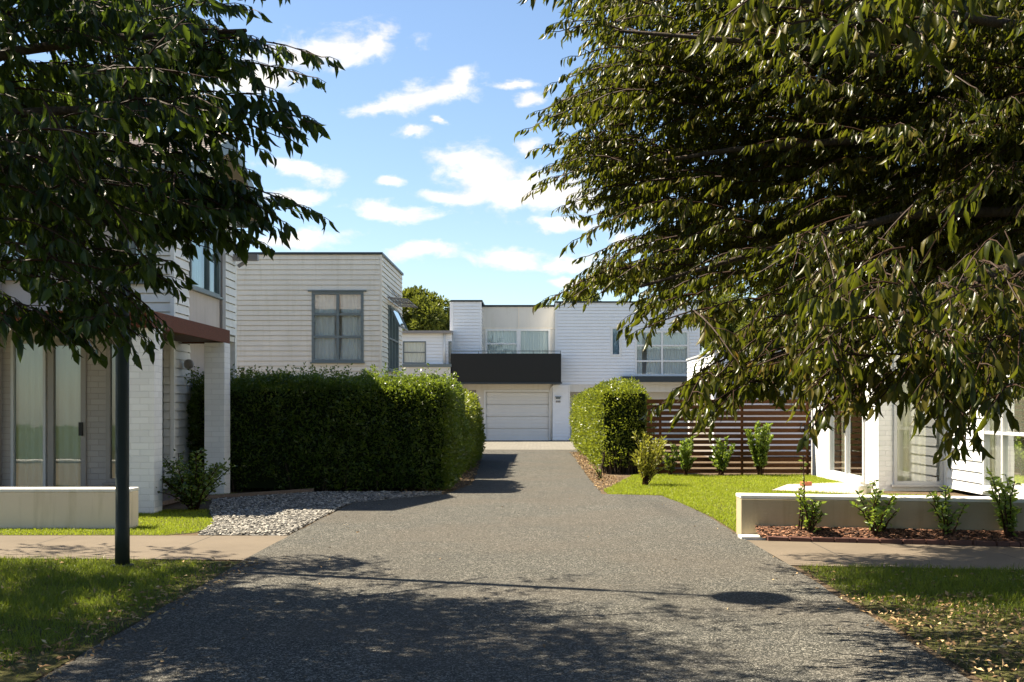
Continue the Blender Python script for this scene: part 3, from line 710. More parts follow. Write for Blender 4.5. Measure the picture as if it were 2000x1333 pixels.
# balcony
yb = YG-1.0; kb = F/yb; XB = lambda px: (px-VX)/kb; ZB = lambda py: CH+(VY-py)/kb
b0, b1 = XB(880), XB(1096)
m = MB(); m.box(b0, b1, yb, yb+.04, ZB(747), ZB(691)); m.box(b0, b0+.04, yb+.04, YG, ZB(747), ZB(691)); m.box(b1-.04, b1, yb+.04, YG, ZB(747), ZB(691)); bal = m.build('balcony', 'black', hg)
m = MB(); m.box(b0+.02, b1-.02, yb+.02, YG+.9, ZB(750), ZB(747)+.01); m.box(b0-.04, b1+.04, yb-.04, yb+.06, ZB(750), ZB(747)-.004); m.build('balcony_floor', 'cap', bal)
m = MB(); m.bar((b0, yb+.02, ZB(686)), (b1, yb+.02, ZB(686)), .05, .03)
for i in range(5):
    x = b0+.03+(b1-b0-.06)*i/4; m.bar((x, yb+.02, ZB(691)-.01), (x, yb+.02, ZB(686)), .025, .025)
m.build('handrail', 'frame', bal)
# ground floor
gd = (XG(949), XG(1072), 0.03, ZG(766))
m = MB(); fg.flat(m, XG(930), XG(1078), 0, ZG(751), [gd], th=.15); m.build('lower_wall', 'panel', hg)
m = MB(); fg.box(m, gd[0]-.09, gd[0], 0, .03, 0, gd[3]+.09); fg.box(m, gd[1], gd[1]+.09, 0, .03, 0, gd[3]+.09); fg.box(m, gd[0], gd[1], 0, .03, gd[3], gd[3]+.09); m.build('garage_surround', 'trim', hg)
m = MB(); n = 4; hgt = (gd[3]-gd[2])/n
for i in range(n):
    z0 = gd[2]+i*hgt; z1 = z0+hgt-.03
    fg.box(m, gd[0]+.01, gd[1]-.01, -.13, -.10, z0, z1); fg.box(m, gd[0]+.01, gd[1]-.01, -.16, -.15, z1, z0+hgt)
    for j in range(3): fg.box(m, gd[0]+.01, gd[1]-.01, -.10, -.088, z0+.07+j*.15, z0+.16+j*.15)
gdoor = m.build('garage_door', 'garage', hg, bevel=.004)
m = MB(); fg.box(m, gd[0]+.01, gd[1]-.01, -.12, -.09, 0.0, .03); m.build('rubber_seal', 'black', gdoor)
# left lower bit with dark door
m = MB(); m.box(XG(883), XG(915), YG, YG+.1, 0, ZG(750)); m.box(XG(915), XG(930), YG, YG+.1, ZG(762), ZG(750)); m.build('lower_wall', 'panel', hg)
m = MB(); m.box(XG(915), XG(930), YG+.03, YG+.08, 0, ZG(762)); m.build('entry_door', 'frame_brown', hg)
# clad pier with light
p0, p1 = XG(1079), XG(1112)
fp = WF('x', YG-.12)
m = MB(); fp.clad(m, p0, p1, .05, ZG(752), [], .14, .02); m.box(p0, p1-.004, YG-.119, YG+.1, 0.0, ZG(752)); m.build('weatherboard_pier', 'clad_white', hg)
m = MB(); m.box(p1-.03, p1+.03, YG-.15, YG+.08, .04, ZG(752)); m.build('corner_board', 'trim', hg)
m = MB(); m.tube([(XG(1076.5), YG-.06, .05), (XG(1076.5), YG-.06, ZG(758)), (XG(1082), YG-.2, ZG(752))], .045, 8); m.build('downpipe', 'trim', hg, True)
m = MB(); pl = (XG(1090), YG-.18, ZG(778))
m.box(pl[0]-.13, pl[0]+.13, YG-.24, YG-.14, pl[2]+.03, pl[2]+.07); m.box(pl[0]-.09, pl[0]+.09, YG-.22, YG-.14, pl[2]-.04, pl[2]+.03); m.build('wall_light', 'frame', hg)
m = MB()
for k in (-1, 0, 1): m.box(pl[0]-.025+k*.07, pl[0]+.025+k*.07, YG-.16, YG-.143, pl[2]-.19, pl[2]-.11)
m.build('house_number', 'frame_brown', hg)
# right lower recess
m = MB(); fr.flat(m, XG(1112), xr1, 0, ZG(752), [], th=.1); m.build('lower_wall', 'garage', hg)
m = MB(); m.box(XG(1112), xr1, YG-.003, YG+.1, ZG(766), ZG(752)); m.build('fascia', 'panel', hg)
m = MB(); m.box(xr0, xr1, YG+.02, YG+.85, ZG(752)-.0, ZG(752)+.06); m.build('soffit', 'panel', hg)
m = MB(); m.box(x_t0, xr1, YG+6, YG+6.1, 0, zt-.05); m.build('back_wall', 'clad_white', hg)

# ---------------------------------------------------------------- LOW OUTBUILDING (right, behind fence)
ho = thing('outbuilding', 'low white weatherboard building behind the brown slatted fence', 'building', (7, 33, 0))
xo = 4.83; yo = 31.0; zo = 2.95
fo = WF('x', yo); so = WF('y', xo, -1)
wo = (xo+1.78, xo+2.5, 1.45, 2.2)
wo = ((1524-VX)/F*yo, (1572-VX)/F*yo, 1.3, 2.08)
m = MB(); fo.clad(m, xo, 12, .1, zo, [wo], .14); so.clad(m, yo, 36.6, 2.0, zo, [], .14); m.build('weatherboard_wall', 'clad_white', ho)
m = MB(); so.flat(m, yo, 31.6, 0, 2.0, th=.1); m.build('side_wall', 'clad_white', ho); m = MB(); so.flat(m, 36.2, 36.6, 0, 2.0, th=.1); m.build('side_wall', 'clad_white', ho)
m = MB(); so.flat(m, 31.6, 36.2, 0, 2.0, th=.05, d=-.12); m.build('garage_door', 'frame_brown', ho)
m = MB(); m.box(xo-.05, 12, yo-.05, 36.65, zo, zo+.05); m.build('roof', 'frame_silver', ho)
m = MB(); m.box(xo-.028, xo+.03, yo-.028, yo+.03, .1, zo-.002); m.build('corner_board', 'trim', ho)
m = MB(); m.box(xo, 12, 36.55, 36.6, 0, zo); m.box(12, 12.05, yo, 36.6, 0, zo); m.build('back_wall', 'clad_white', ho)
window(ho, fo, *wo, cols=(.5,), rows=(), fm='frame_silver', curtain='curtain', cw=[(0, .45)])

# ---------------------------------------------------------------- RIGHT HOUSE
hr = thing('townhouse', 'right white brick house with glass sliding doors facing the lawn', 'house', (8, 18, 0))
x1_, x2_ = 5.78, 6.92; yf = 19.3; ybk = 23.9
sB = WF('y', x1_, -1); fB = WF('x', yf); sC = WF('y', x2_, -1)
Yd = lambda px: x1_*F/(px-VX)
door = (Yd(1690), Yd(1622), .12, 2.42)
m = MB(); sB.flat(m, yf+.18, ybk, 0, 5.2, [door], th=.18); m.build('side_wall', 'brick_white', hr)
w = window(hr, sB, *door, cols=(.5,), rows=(), fm='frame_silver', glass='glass', curtain='curtain_beige', fw=.07, sill=False, cw=[(0, .18), (.55, .8)], name='sliding_door', label='silver framed glass sliding door beside round wall light')
m = MB(); mid = (door[0]+door[1])/2; sB.box(m, mid-.02, mid+.02, .04, .07, .95, 1.15); m.build('handle', 'black', w)
fw_ = (x1_+.26, x1_+1.06, .16, 2.5); fw2 = (x1_+.26, x1_+1.06, 3.1, 4.4)
fw_ = ((1745-VX)/F*yf, (1842-VX)/F*yf, .12, 2.4); fw2 = (fw_[0], fw_[1], 3.2, 4.5)
m = MB(); fB.flat(m, x1_, x2_-.0, 0, 5.2, [fw_, fw2], th=.18); m.build('front_wall', 'brick_white', hr)
window(hr, fB, *fw_, cols=(), rows=(), fm='frame_silver', glass='glass', curtain='curtain_beige', fw=.055, cw=[(0, .7)], label='tall front window with beige drapes')
window(hr, fB, *fw2, cols=(.5,), rows=(), fm='frame_silver', glass='glass_refl', curtain='curtain_beige', fw=.055)
Yc = lambda px: x2_*F/(px-VX)
wc = (15.2, Yc(1923), .16, 2.35); wc2 = (15.4, 17.4, 3.1, 4.4); wc3 = (13.1, 14.6, .16, 2.35)
m = MB(); sC.clad(m, 12.2, yf-.002, .06, 5.2, [wc, wc2, wc3], .17, .026); m.build('weatherboard_wall', 'clad_white', hr)
window(hr, sC, *wc, cols=(.35, .7), rows=(.4, .78), fm='frame_silver', glass='glass', curtain='curtain_beige', fw=.06, cw=[(0, 1)], label='tall gridded side window at the picture edge')
window(hr, sC, *wc2, cols=(.5,), rows=(), fm='frame_silver', curtain='curtain_beige')
window(hr, sC, *wc3, cols=(.5,), rows=(), fm='frame_silver', curtain='curtain_beige')
m = MB(); m.box(x2_-.04, x2_+.0, yf-.12, yf-.004, .06, 5.2); m.build('corner_board', 'trim', hr)
m = MB(); m.box(x2_+.02, 12, 12.1, 12.2, 0, 5.2); m.box(x1_, 12, ybk, ybk+.1, 0, 5.2); m.box(12, 12.1, 12.1, ybk+.1, 0, 5.2); m.build('back_wall', 'brick_white', hr)
m = MB(); m.box(x1_-.35, 12.3, yf-.35, ybk+.4, 5.2, 5.35); m.box(x2_-.35, 12.3, 11.8, yf-.36, 5.2, 5.35); m.build('roof', 'cap', hr)
m = MB(); m.box(x1_+.2, 12, yf+.2, ybk, 2.6, 2.7); m.box(x2_+.05, 12, 12.2, yf, 2.6, 2.7); m.build('storey_floor', 'panel', hr)
yl_ = Yd(1603)
m = MB(); zc = CH+(VY-742)/F*yl_
m.tube([(x1_-.001, yl_, zc), (x1_-.05, yl_, zc)], .05, 12)
wl_ = m.build('wall_light', 'frame_silver', hr)
m = MB(); m.tube([(x1_-.05+-.09*math.sin(a)*1.0, yl_, zc) for a in (0, .3, .7, 1.1, 1.57)], [.085*math.cos(a)+.002 for a in (0, .3, .7, 1.1, 1.57)], 16); m.build('globe', 'panel', wl_, True)
m = MB(); m.box(x1_-.09, x1_-.001, door[0], door[1], .03, .119); m.build('door_step', 'plaster_cap', hr)

# ---------------------------------------------------------------- FENCE
fe = thing('slat_fence', 'dark brown horizontal slat fence beside the right house', 'fence', (4, 23.9, 0))
YF = 23.9
m = MB()
for i in range(13):
    z = .05+i*.122
    m.box(2.3, 5.74, YF+random.uniform(-.003, .003), YF+.022, z, z+.086)
m.build('slats', 'fence', fe, bevel=.003)
for px in (1290, 1450, 1584):
    x = min((px-VX)/F*YF, 5.68)
    m = MB(); m.box(x-.025, x+.025, YF+.024, YF+.08, 0, 1.6); m.build('post', 'fence', fe)
m = MB(); m.box(5.60, 5.66, YF-.06, YF-.002, .85, 1.05); m.tube([(5.55, YF-.03, .9), (5.50, YF-.06, 1.0), (5.55, YF-.03, 1.1)], .012, 6); m.build('latch', 'black', fe)

# ---------------------------------------------------------------- HEDGES
def hedge(label, blocks, n, mat, size=(.035, .065), topk=1.0, shoots=0, loc=None, group='clipped hedges along the drive', bare=.05, rad_=.32):
    low = bare+.02
    """blocks: list of (x0,x1,y0,y1,h0,h1 (height at y0,y1)); leaves around their surfaces with lumpy noise"""
    b = blocks[0]
    t = thing('hedge', label, 'hedge', loc or ((b[0]+b[1])/2, (b[2]+b[3])/2, 0), group)
    core = MB()
    P = []; D = []; areas = []; faces = []
    for (x0, x1, y0, y1, h0, h1) in blocks:
        ins = .16+(rad_-.3)*.15
        core.hexa([(x0+ins, y0+ins, low), (x1-ins, y0+ins, low), (x0+ins, y1-ins, low), (x1-ins, y1-ins, low), (x0+ins, y0+ins, h0-ins), (x1-ins, y0+ins, h0-ins), (x0+ins, y1-ins, h1-ins), (x1-ins, y1-ins, h1-ins)])
        hm = (h0+h1)/2
        faces += [(b_, k) for k, b_ in (('f', (x0, x1, y0, y1, h0, h1)), ('b', (x0, x1, y0, y1, h0, h1)), ('l', (x0, x1, y0, y1, h0, h1)), ('r', (x0, x1, y0, y1, h0, h1)), ('t', (x0, x1, y0, y1, h0, h1)))]
        areas += [(x1-x0)*hm, (x1-x0)*hm*.25, (y1-y0)*hm, (y1-y0)*hm, (x1-x0)*(y1-y0)*topk]
    areas = np.array(areas); idx = rng.choice(len(faces), n, p=areas/areas.sum())
    for i in idx:
        (x0, x1, y0, y1, h0, h1), k = faces[i]
        u, v = random.random(), random.random()
        hh = lambda y: h0+(h1-h0)*(y-y0)/(y1-y0)
        if k in 'fb':
            y = y0 if k == 'f' else y1; x = x0+(x1-x0)*u; z = bare+(hh(y)-bare)*v; nn = (0, -1 if k == 'f' else 1, 0)
        elif k in 'lr':
            x = x0 if k == 'l' else x1; y = y0+(y1-y0)*u; z = bare+(hh(y)-bare)*v; nn = (-1 if k == 'l' else 1, 0, 0)
        else:
            x = x0+(x1-x0)*u; y = y0+(y1-y0)*v; z = hh(y); nn = (0, 0, 1)
        # round the corners
        rr = rad_
        cx = min(max(x, x0+rr), x1-rr); cy = min(max(y, y0+rr), y1-rr); cz = min(z, hh(y)-rr)
        d = Vector((x-cx, y-cy, z-cz)); L = d.length
        if L > 1e-5: nv = d.normalized(); q = Vector((cx, cy, cz))+nv*rr
        else: nv = Vector(nn); q = Vector((x, y, z))
        lump = mnoise.noise(q*1.3)*.15+mnoise.noise(q*3.8)*.11+mnoise.noise(q*11)*.05
        dep = random.random()**1.6*.17
        q = q+nv*(lump-dep)
        if z < .35: q = q-Vector((nv.x, nv.y, 0))*(.35-z)*.35
        P.append(q)
        D.append(nv*.7+Vector((random.gauss(0, .6), random.gauss(0, .6), random.gauss(.25, .6))))
    if shoots:
        for _ in range(shoots):
            (x0, x1, y0, y1, h0, h1) = blocks[0]
            x = x0+(x1-x0)*(random.random()**1.25)*.98; y = random.uniform(y0+.05, min(y1, y0+1.3)); z = h0
            dx, dy = random.gauss(0, .45), random.gauss(0, .3); Ls = random.uniform(.1, .38); seg = int(Ls/.03)
            for s in range(seg):
                tt = s/seg; p = Vector((x+dx*Ls*tt, y+dy*Ls*tt, z-.05+Ls*tt*(1-.35*tt*abs(dx)*2)))
                P.append(p); D.append(Vector((random.gauss(dx, .8), random.gauss(0, .8), random.gauss(.4, .5))))
    core.build('dark_filler', 'hedge_core', t)  # plain dark box added behind the leaves, stands for the shaded interior
    n = len(P)
    leaves('foliage', P, D, rng.uniform(*size, n), rng.uniform(size[0]*.42, size[1]*.5, n), mat, t, T4, F4, False)
    st_ = MB()
    for (x0, x1, y0, y1, h0, h1) in blocks:
        for _ in range(int((x1-x0+y1-y0)*5)):
            x, y = random.uniform(x0+.1, x1-.1), random.uniform(y0+.1, y1-.1)
            if random.random() < .5: y = y0+random.uniform(.1, .3)
            st_.tube([(x, y, 0), (x+random.gauss(0, .06), y+random.gauss(0, .05), .5)], [.018, .01], 5)
    st_.build('stems', 'bark', t)
    return t
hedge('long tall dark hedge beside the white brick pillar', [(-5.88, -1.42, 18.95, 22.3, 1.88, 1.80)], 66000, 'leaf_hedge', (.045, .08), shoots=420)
hedge('narrower sunlit hedge running back behind the long left hedge', [(-3.2, -1.5, 22.75, 31.4, 1.84, 1.74)], 26000, 'leaf_hedge_sunlit', (.06, .1), rad_=.6)
hedge('boxy golden green hedge right of the drive', [(1.22, 2.5, 24.1, 39.5, 1.93, 1.98)], 54000, 'leaf_hedge_sunlit', (.05, .09), bare=.16, rad_=.6)

# ---------------------------------------------------------------- SHRUBS
def plant(name, label, x, y, h, spread, nst, mat, leaf=(.05, .08), wr_=.42, cat='plant', group=None, z0=.01, dens=1.0, up=.6, bushy=False):
    t = thing(name, label, cat, (x, y, z0), group); st_ = MB(); P = []; D = []
    for i in range(nst):
        a = random.uniform(0, 6.28); r = spread*math.sqrt(random.random()); hh = h*random.uniform(.42, 1) if i else h
        tip = Vector((x+r*math.cos(a), y+r*math.sin(a), z0+hh*(1-.25*(r/spread)**2 if spread > .12 else 1)))
        b = Vector((x+random.gauss(0, .025), y+random.gauss(0, .025), z0-.01)); pts_ = []
        for s in range(7):
            u = s/6; p = b.lerp(tip, u)+Vector((random.gauss(0, .012), random.gauss(0, .012), 0)); p.z += .12*h*math.sin(u*math.pi)*.5; pts_.append(p)
        st_.tube(pts_, [.009*(1-.7*s/6)+.002 for s in range(7)], 5)
        n = int(hh/.022*dens)
        for s in range(n):
            u = .18+.82*s/n; f = u*6; k = min(5, int(f)); p = pts_[k].lerp(pts_[k+1], f-k)
            for _ in range(2 if bushy else 1):
                aa = random.uniform(0, 6.28); d = Vector((math.cos(aa), math.sin(aa), up+random.gauss(0, .35)))
                P.append(p+(d*random.uniform(0, .06) if bushy else d*.005)); D.append(d)
    st_.build('stems', 'twig', t); n = len(P)
    LL = rng.uniform(*leaf, n)
    leaves('foliage', P, D, LL, LL*wr_, mat, t, T8, F8, True)
    return t
plant('shrub', 'yellow-green spiky shrub on the lawn in front of the right hedge', 1.96, 20.6, 1.0, .46, 26, 'leaf_yellow', (.06, .1), .36, 'shrub', dens=1.5, up=1.1)
gp_ = 'young plants along the brown fence'
plant('shrub', 'dark low young plant leftmost along the brown fence', 3.05, 23.45, .85, .3, 18, 'leaf_plant', (.06, .09), .45, 'shrub', gp_, dens=1.9, up=1.0)
plant('shrub', 'mid-height young plant second along the brown fence', 3.78, 23.5, .85, .3, 20, 'leaf_plant', (.06, .09), .45, 'shrub', gp_, dens=1.9, up=1.0)
plant('shrub', 'tallest young plant third along the brown fence', 4.58, 23.45, 1.25, .3, 26, 'leaf_plant', (.06, .09), .45, 'shrub', gp_, dens=1.9, up=1.0)
plant('shrub', 'thin dark sprig in the shade just behind the right hedge end', 2.75, 23.6, .75, .2, 8, 'leaf_hedge', (.06, .09), .45, 'shrub', gp_)
gw = 'young plants in the mulch bed'
def onbed(px): 
    # intersect view column with middle of bed
    k = (px-VX)/F; x = 3.0
    for _ in range(20): y = (wl(x)*.55+el(x)*.45)-.02; x = k*y
    return x, y
for px, hh, sp, lab, ns in ((1580, .6, .18, 'spindly young plant with a bare tall shoot nearest the wall end', 8), (1712, .64, .26, 'bushy small plant second from the wall end in mulch', 11), (1848, .64, .22, 'leggy light green plant third from the wall end in mulch', 9), (1968, .85, .24, 'tall dense leafy plant rightmost in the mulch bed', 13)):
    x, y = onbed(px)
    plant('young_plant', lab, x, y, hh, sp, ns, 'leaf_plant', (.05, .09), .45, 'plant', gw, .05, 1.0, .35)
x, y = onbed(1566)
o = plant('young_plant', 'single bare tall shoot leaning left over the low wall', x, y, .88, .03, 2, 'leaf_plant', (.035, .055), .5, 'plant', gw, .03, .5, .3)
plant('shrub', 'rounded rose bush between the two white brick pillars', -4.72, 15.6, .85, .55, 40, 'leaf_hedge', (.04, .065), .55, 'shrub', None, .01, 1.1, .2, True)
plant('shrub', 'dried grassy tuft at the drive edge near the right hedge', 1.22, 22.4, .28, .12, 8, 'leaf_plant', (.06, .1), .2, 'plant', None, .01, .5, 1.0)

# ---------------------------------------------------------------- FAR TREES
def far_tree(label, cx, cy, cz, rx, ry, rz, n, mat='leaf_far', size=(.12, .24), nl=26):
    t = thing('tree', label, 'tree', (cx, cy, 0), 'trees behind the houses')
    m = MB(); m.tube([(cx, cy, 0), (cx+.1, cy, cz*.5), (cx, cy, cz)], [.28, .2, .1], 10)
    lobes = []
    for i in range(nl):
        v = Vector((random.gauss(0, 1), random.gauss(0, 1), random.gauss(.1, 1))).normalized()*random.uniform(.45, .85)
        c = Vector((cx+v.x*rx, cy+v.y*ry, cz+v.z*rz)); lobes.append((c, random.uniform(.25, .42)*min(rx, rz)))
        m.tube([(cx, cy, cz*.6), ((cx+c.x)/2, (cy+c.y)/2, (cz*.7+c.z)/2), tuple(c)], [.09, .06, .02], 5)
    m.build('trunk', 'bark', t)
    P = []; D = []
    for _ in range(n):
        c, r = random.choice(lobes); v = Vector((random.gauss(0, 1), random.gauss(0, 1), random.gauss(0, 1))).normalized()
        p = c+v*r*(random.random()**.4)*Vector((1, 1, 1)).length/1.732
        P.append(p); D.append(v+Vector((0, 0, random.gauss(0, .4))))
    n = len(P); L = rng.uniform(*size, n)
    leaves('crown', P, D, L, L*.55, mat, t, T4, F4, False)
def ft(label, px, pytop, halfw, Y, n, **kw):
    k = F/Y; x = (px-VX)/k; ztop = CH+(VY-pytop)/k; rx = halfw/k
    far_tree(label, x, Y, ztop-rx*1.05, rx, rx, rx*1.1, n, **kw)
ft('round sunlit tree rising behind the low cream link house', 830, 566, 64, 57, 17000)
ft('small tree crown peeking over the garage house roof', 1136, 556, 40, 60, 6000)
ft('dark tree behind the right end of the garage house', 1420, 560, 80, 62, 14000)
ft('tall dark tree behind the low weatherboard building', 1530, 520, 90, 58, 13000)
ft('distant tree hidden behind the near left gabled roof', 250, 420, 120, 50, 7000)

# ---------------------------------------------------------------- FOREGROUND TREES
class Tree:
    def __init__(s, name, label, base, centre):
        s.t = thing(name, label, 'tree', base); s.P = []; s.D = []; s.L = []; s.tw = MB(); s.c = Vector(centre); s.base = Vector(base); s.q = []
    def spray(s, S_, T_, tw=.36, lsize=.105, spacing=.10, thick=.008, hang=1.0, ls=.027):
        thick = min(thick, .0055); lsize *= random.uniform(.78, 1.22); hang *= random.uniform(.75, 1.1)
        S_ = Vector(S_); T_ = Vector(T_); ax = T_-S_; L = ax.length
        if L < .05: return
        d = ax.normalized(); side = d.cross(Vector((0, 0, 1)))
        if side.length < .1: side = Vector((1, 0, 0))
        side.normalize(); up = side.cross(d)
        arch = L*random.uniform(.05, .14)
        pt = lambda u: S_+ax*u+Vector((0, 0, 1))*arch*math.sin(u*math.pi)*1.0
        pts_ = [pt(i/5) for i in range(6)]
        s.tw.tube(pts_[1:], [thick*(1-.75*i/5)+.001 for i in range(5)], 4)
        n = max(2, int(L/spacing)); sg = 1
        for i in range(n+1):
            u = (i+.6)/(n+.6); p = pt(u); sg = -sg
            Lt = tw*(1-.55*u)*random.uniform(.6, 1.1)
            if i == n: td = d
            else: td = (d*random.uniform(.5, .9)+side*sg*random.uniform(.35, .9)+up*random.uniform(-.35, .35)).normalized()
            s.twig(p, td, Lt if i < n else tw*.45, lsize, hang, ls)
    def twig(s, p, td, Lt, lsize, hang, ls):
        q = p+td*Lt+Vector((0, 0, -.22*Lt*hang)); mid = p+td*Lt*.5+Vector((0, 0, -.02*Lt))
        s.tw.tube([p, mid, q], [.0035, .0026, .0014], 3)
        n = max(3, int(Lt/ls)); sd = td.cross(Vector((0, 0, 1)))
        if sd.length < .1: sd = Vector((1, 0, 0))
        sd.normalize()
        for j in range(n):
            w = (j+.8)/n; a = p.lerp(mid, w*2) if w < .5 else mid.lerp(q, w*2-1)
            k = 1 if j % 2 else -1
            dd = td*random.uniform(.25, .6)+sd*k*random.uniform(.05, .5)+Vector((random.gauss(0, .13), random.gauss(0, .13), -random.uniform(.7, 1.15)*hang))
            s.P.append(a); s.D.append(dd); s.L.append(lsize*random.uniform(.7, 1.2))
    def build(s, mat, trunk_pts, trunk_r, limbs, wr_=.34):
        n = len(s.P); L = np.array(s.L)
        N = rng.normal(size=(n, 3))
        leaves('crown', s.P, s.D, L, L*wr_*rng.uniform(.75, 1.25, n), mat, s.t, T8, F8, True, N)
        s.tw.build('twigs', 'twig', s.t)
        m = MB(); m.tube(trunk_pts, trunk_r, 14)
        for a, b in limbs:
            a = Vector(a); b = Vector(b); r0 = .055
            pts_ = [a.lerp(b, u)+Vector((random.gauss(0, .06), random.gauss(0, .06), .25*math.sin(u*math.pi)))*(1 if 0 < u < 1 else 0) for u in (0, .25, .5, .75, 1)]
            m.tube(pts_, [r0, r0*.8, r0*.6, r0*.4, r0*.2], 7)
        m.build('trunk', 'bark', s.t, True)
        print(s.t.name, 'leaves', n)

# --- left tree
LT = Tree('street_tree', 'dark leafed tree hanging over the left berm and near house', (-5.1, 8.0, 0), (-4.6, 7.6, 4.6))
polyL = [(-400, -60), (450, -60), (430, 40), (450, 110), (430, 190), (440, 225), (400, 250), (330, 265), (330, 310), (360, 350), (400, 390), (450, 410), (440, 440), (410, 460), (320, 470), (300, 540), (290, 620), (230, 660), (150, 660), (100, 640), (60, 620), (-400, 620)]
def toward(c, T_, ln):
    d = (T_-c); d.z *= .55; d = d.normalized()+Vector((random.gauss(0, .38), random.gauss(0, .45), random.gauss(0, .2)))*J_[0]; return T_-d.normalized()*ln
J_ = [1.0]
cL = Vector((-5.0, 8.0, 4.2))
# silhouette tips placed where the branch ends stand out against sky and house
tips = [(628, 112, 6.0, 1.3), (480, 70, 6.1, .8), (470, 130, 6.1, .8), (520, 170, 6.1, .9), (500, 210, 6.2, .8), (560, 250, 6.1, .7), (500, 290, 6.2, .6), (440, 290, 6.2, .6), (410, 330, 6.3, .5), (430, 400, 6.4, .7), (480, 395, 6.4, .8), (450, 430, 6.4, .8), (500, 420, 6.4, .8), (545, 430, 6.4, .8), (545, 100, 6.1, .7), (603, 150, 6.2, .9), (585, 225, 6.1, .8), (545, 268, 6.2, .8), (600, 238, 6.0, .5), (618, 420, 6.4, 1.1), (560, 408, 6.5, .8), (520, 440, 6.4, .8), (500, 470, 6.6, .6), (470, 455, 6.5, .7), (440, 470, 6.6, .7), (480, 330, 6.6, .7), (465, 372, 6.5, .6), (530, -20, 6.0, .8), (480, 20, 6.1, .8), (330, 555, 6.6, .5), (315, 545, 6.5, .6), (300, 640, 6.2, .7), (310, 620, 6.3, .6), (270, 655, 6.2, .6), (240, 660, 6.1, .6), (205, 655, 6.0, .6), (170, 670, 6.0, .5), (120, 650, 5.9, .6), (130, 660, 6.0, .5), (70, 640, 6.0, .6), (20, 640, 5.8, .6), (390, 480, 6.7, .6), (350, 470, 6.6, .6)]
J_[0] = .25
for px, py, Y, ln in tips:
    T_ = at(px, py, Y); LT.spray(toward(cL, T_, ln), T_, .26, .1, .09, .006, ls=.024)
J_[0] = 1.0; cnt = 0
while cnt < 380:
    px, py, Y = random.uniform(-200, 560), random.uniform(-60, 670), random.uniform(5.4, 9.2)
    if not inpoly(px, py+18*6/Y, polyL): continue
    if Y > 7.4 and py > 520: continue
    if not clump(at(px, py, Y), 1.3, -.08): cnt += .6; continue
    T_ = at(px, py, Y); LT.spray(toward(cL, T_, random.uniform(.5, .9)), T_, .27, .1, .1, .007); cnt += 1
cnt = 0
while cnt < 720:  # mostly unseen upper crown, thinned by where its shadow lands
    v = Vector((random.gauss(0, 1), random.gauss(0, 1), random.gauss(0, 1))).normalized()*random.random()**.38
    p = Vector((-5.1+v.x*3.9, 8.2+v.y*3.5, 5.3+v.z*2.5))
    if p.z < 2.6: continue
    px, py = proj(p)
    if p.y > .5 and -60 < px < 2000 and py > -70 and not (inpoly(px, py, polyL)): continue
    lx, ly = p.x+.63*p.z, p.y-.205*p.z
    if lx > float(np.interp(ly, [5.5, 6.3, 7.8, 8.5, 9.0], [1.9, 1.4, .5, -.7, -2.3]))-.15 and random.random() < .93: continue
    LT.spray(toward(cL, p, random.uniform(.5, .9)), p, .34, .125, .11, ls=.034); cnt += 1
for _ in range(34):  # sprays added to cast a finger of shadow on the drive edge
    h = random.uniform(3.6, 5.0); lx, ly = random.uniform(-3.0, -1.4), random.uniform(9.7, 10.7)
    T_ = Vector((lx-.63*h, ly+.205*h, h))
    q = proj(T_)
    if q[1] > -60 and not inpoly(q[0], q[1]+20, polyL): continue
    LT.spray(toward(cL, T_, .7), T_, .3, .12)
cnt = 0
while cnt < 230:  # extra, mostly unseen sprays added to shade the left berm and footpath
    h = random.uniform(3.2, 6.6); lx, ly = random.uniform(-7.5, -2.7), random.uniform(6.2, 11.6)
    if ly > 10.6 and random.random() < .6: continue
    p = Vector((lx-.63*h, ly+.205*h, h)); q = proj(p)
    if -60 < q[0] and q[1] > -70 and not inpoly(q[0], q[1], polyL): continue
    LT.spray(toward(cL, p, .7), p, .32, .12, .11, ls=.034); cnt += 1
LT.build('leaf_left', [(-5.1, 8.0, 0), (-5.08, 8.0, 1.2), (-5.0, 7.95, 2.4), (-4.9, 7.9, 3.78), (-4.7, 7.8, 5.5)], [.15, .125, .115, .10, .05],
    [((-5.0, 7.95, 2.4), at(330, 470, 6.6)), ((-4.95, 7.9, 3.0), at(430, 240, 6.2)), ((-4.9, 7.9, 3.2), at(480, 60, 6.2)), ((-5, 7.9, 2.6), at(150, 560, 6.1)), ((-4.9, 7.9, 3.4), (-2.2, 8.8, 5)), ((-4.9, 7.9, 3.4), (-3.6, 10.4, 5)), ((-4.9, 7.9, 3.4), (-6.5, 6.5, 5)), ((-4.8, 7.8, 4.4), (-2.5, 6.5, 5.6))])

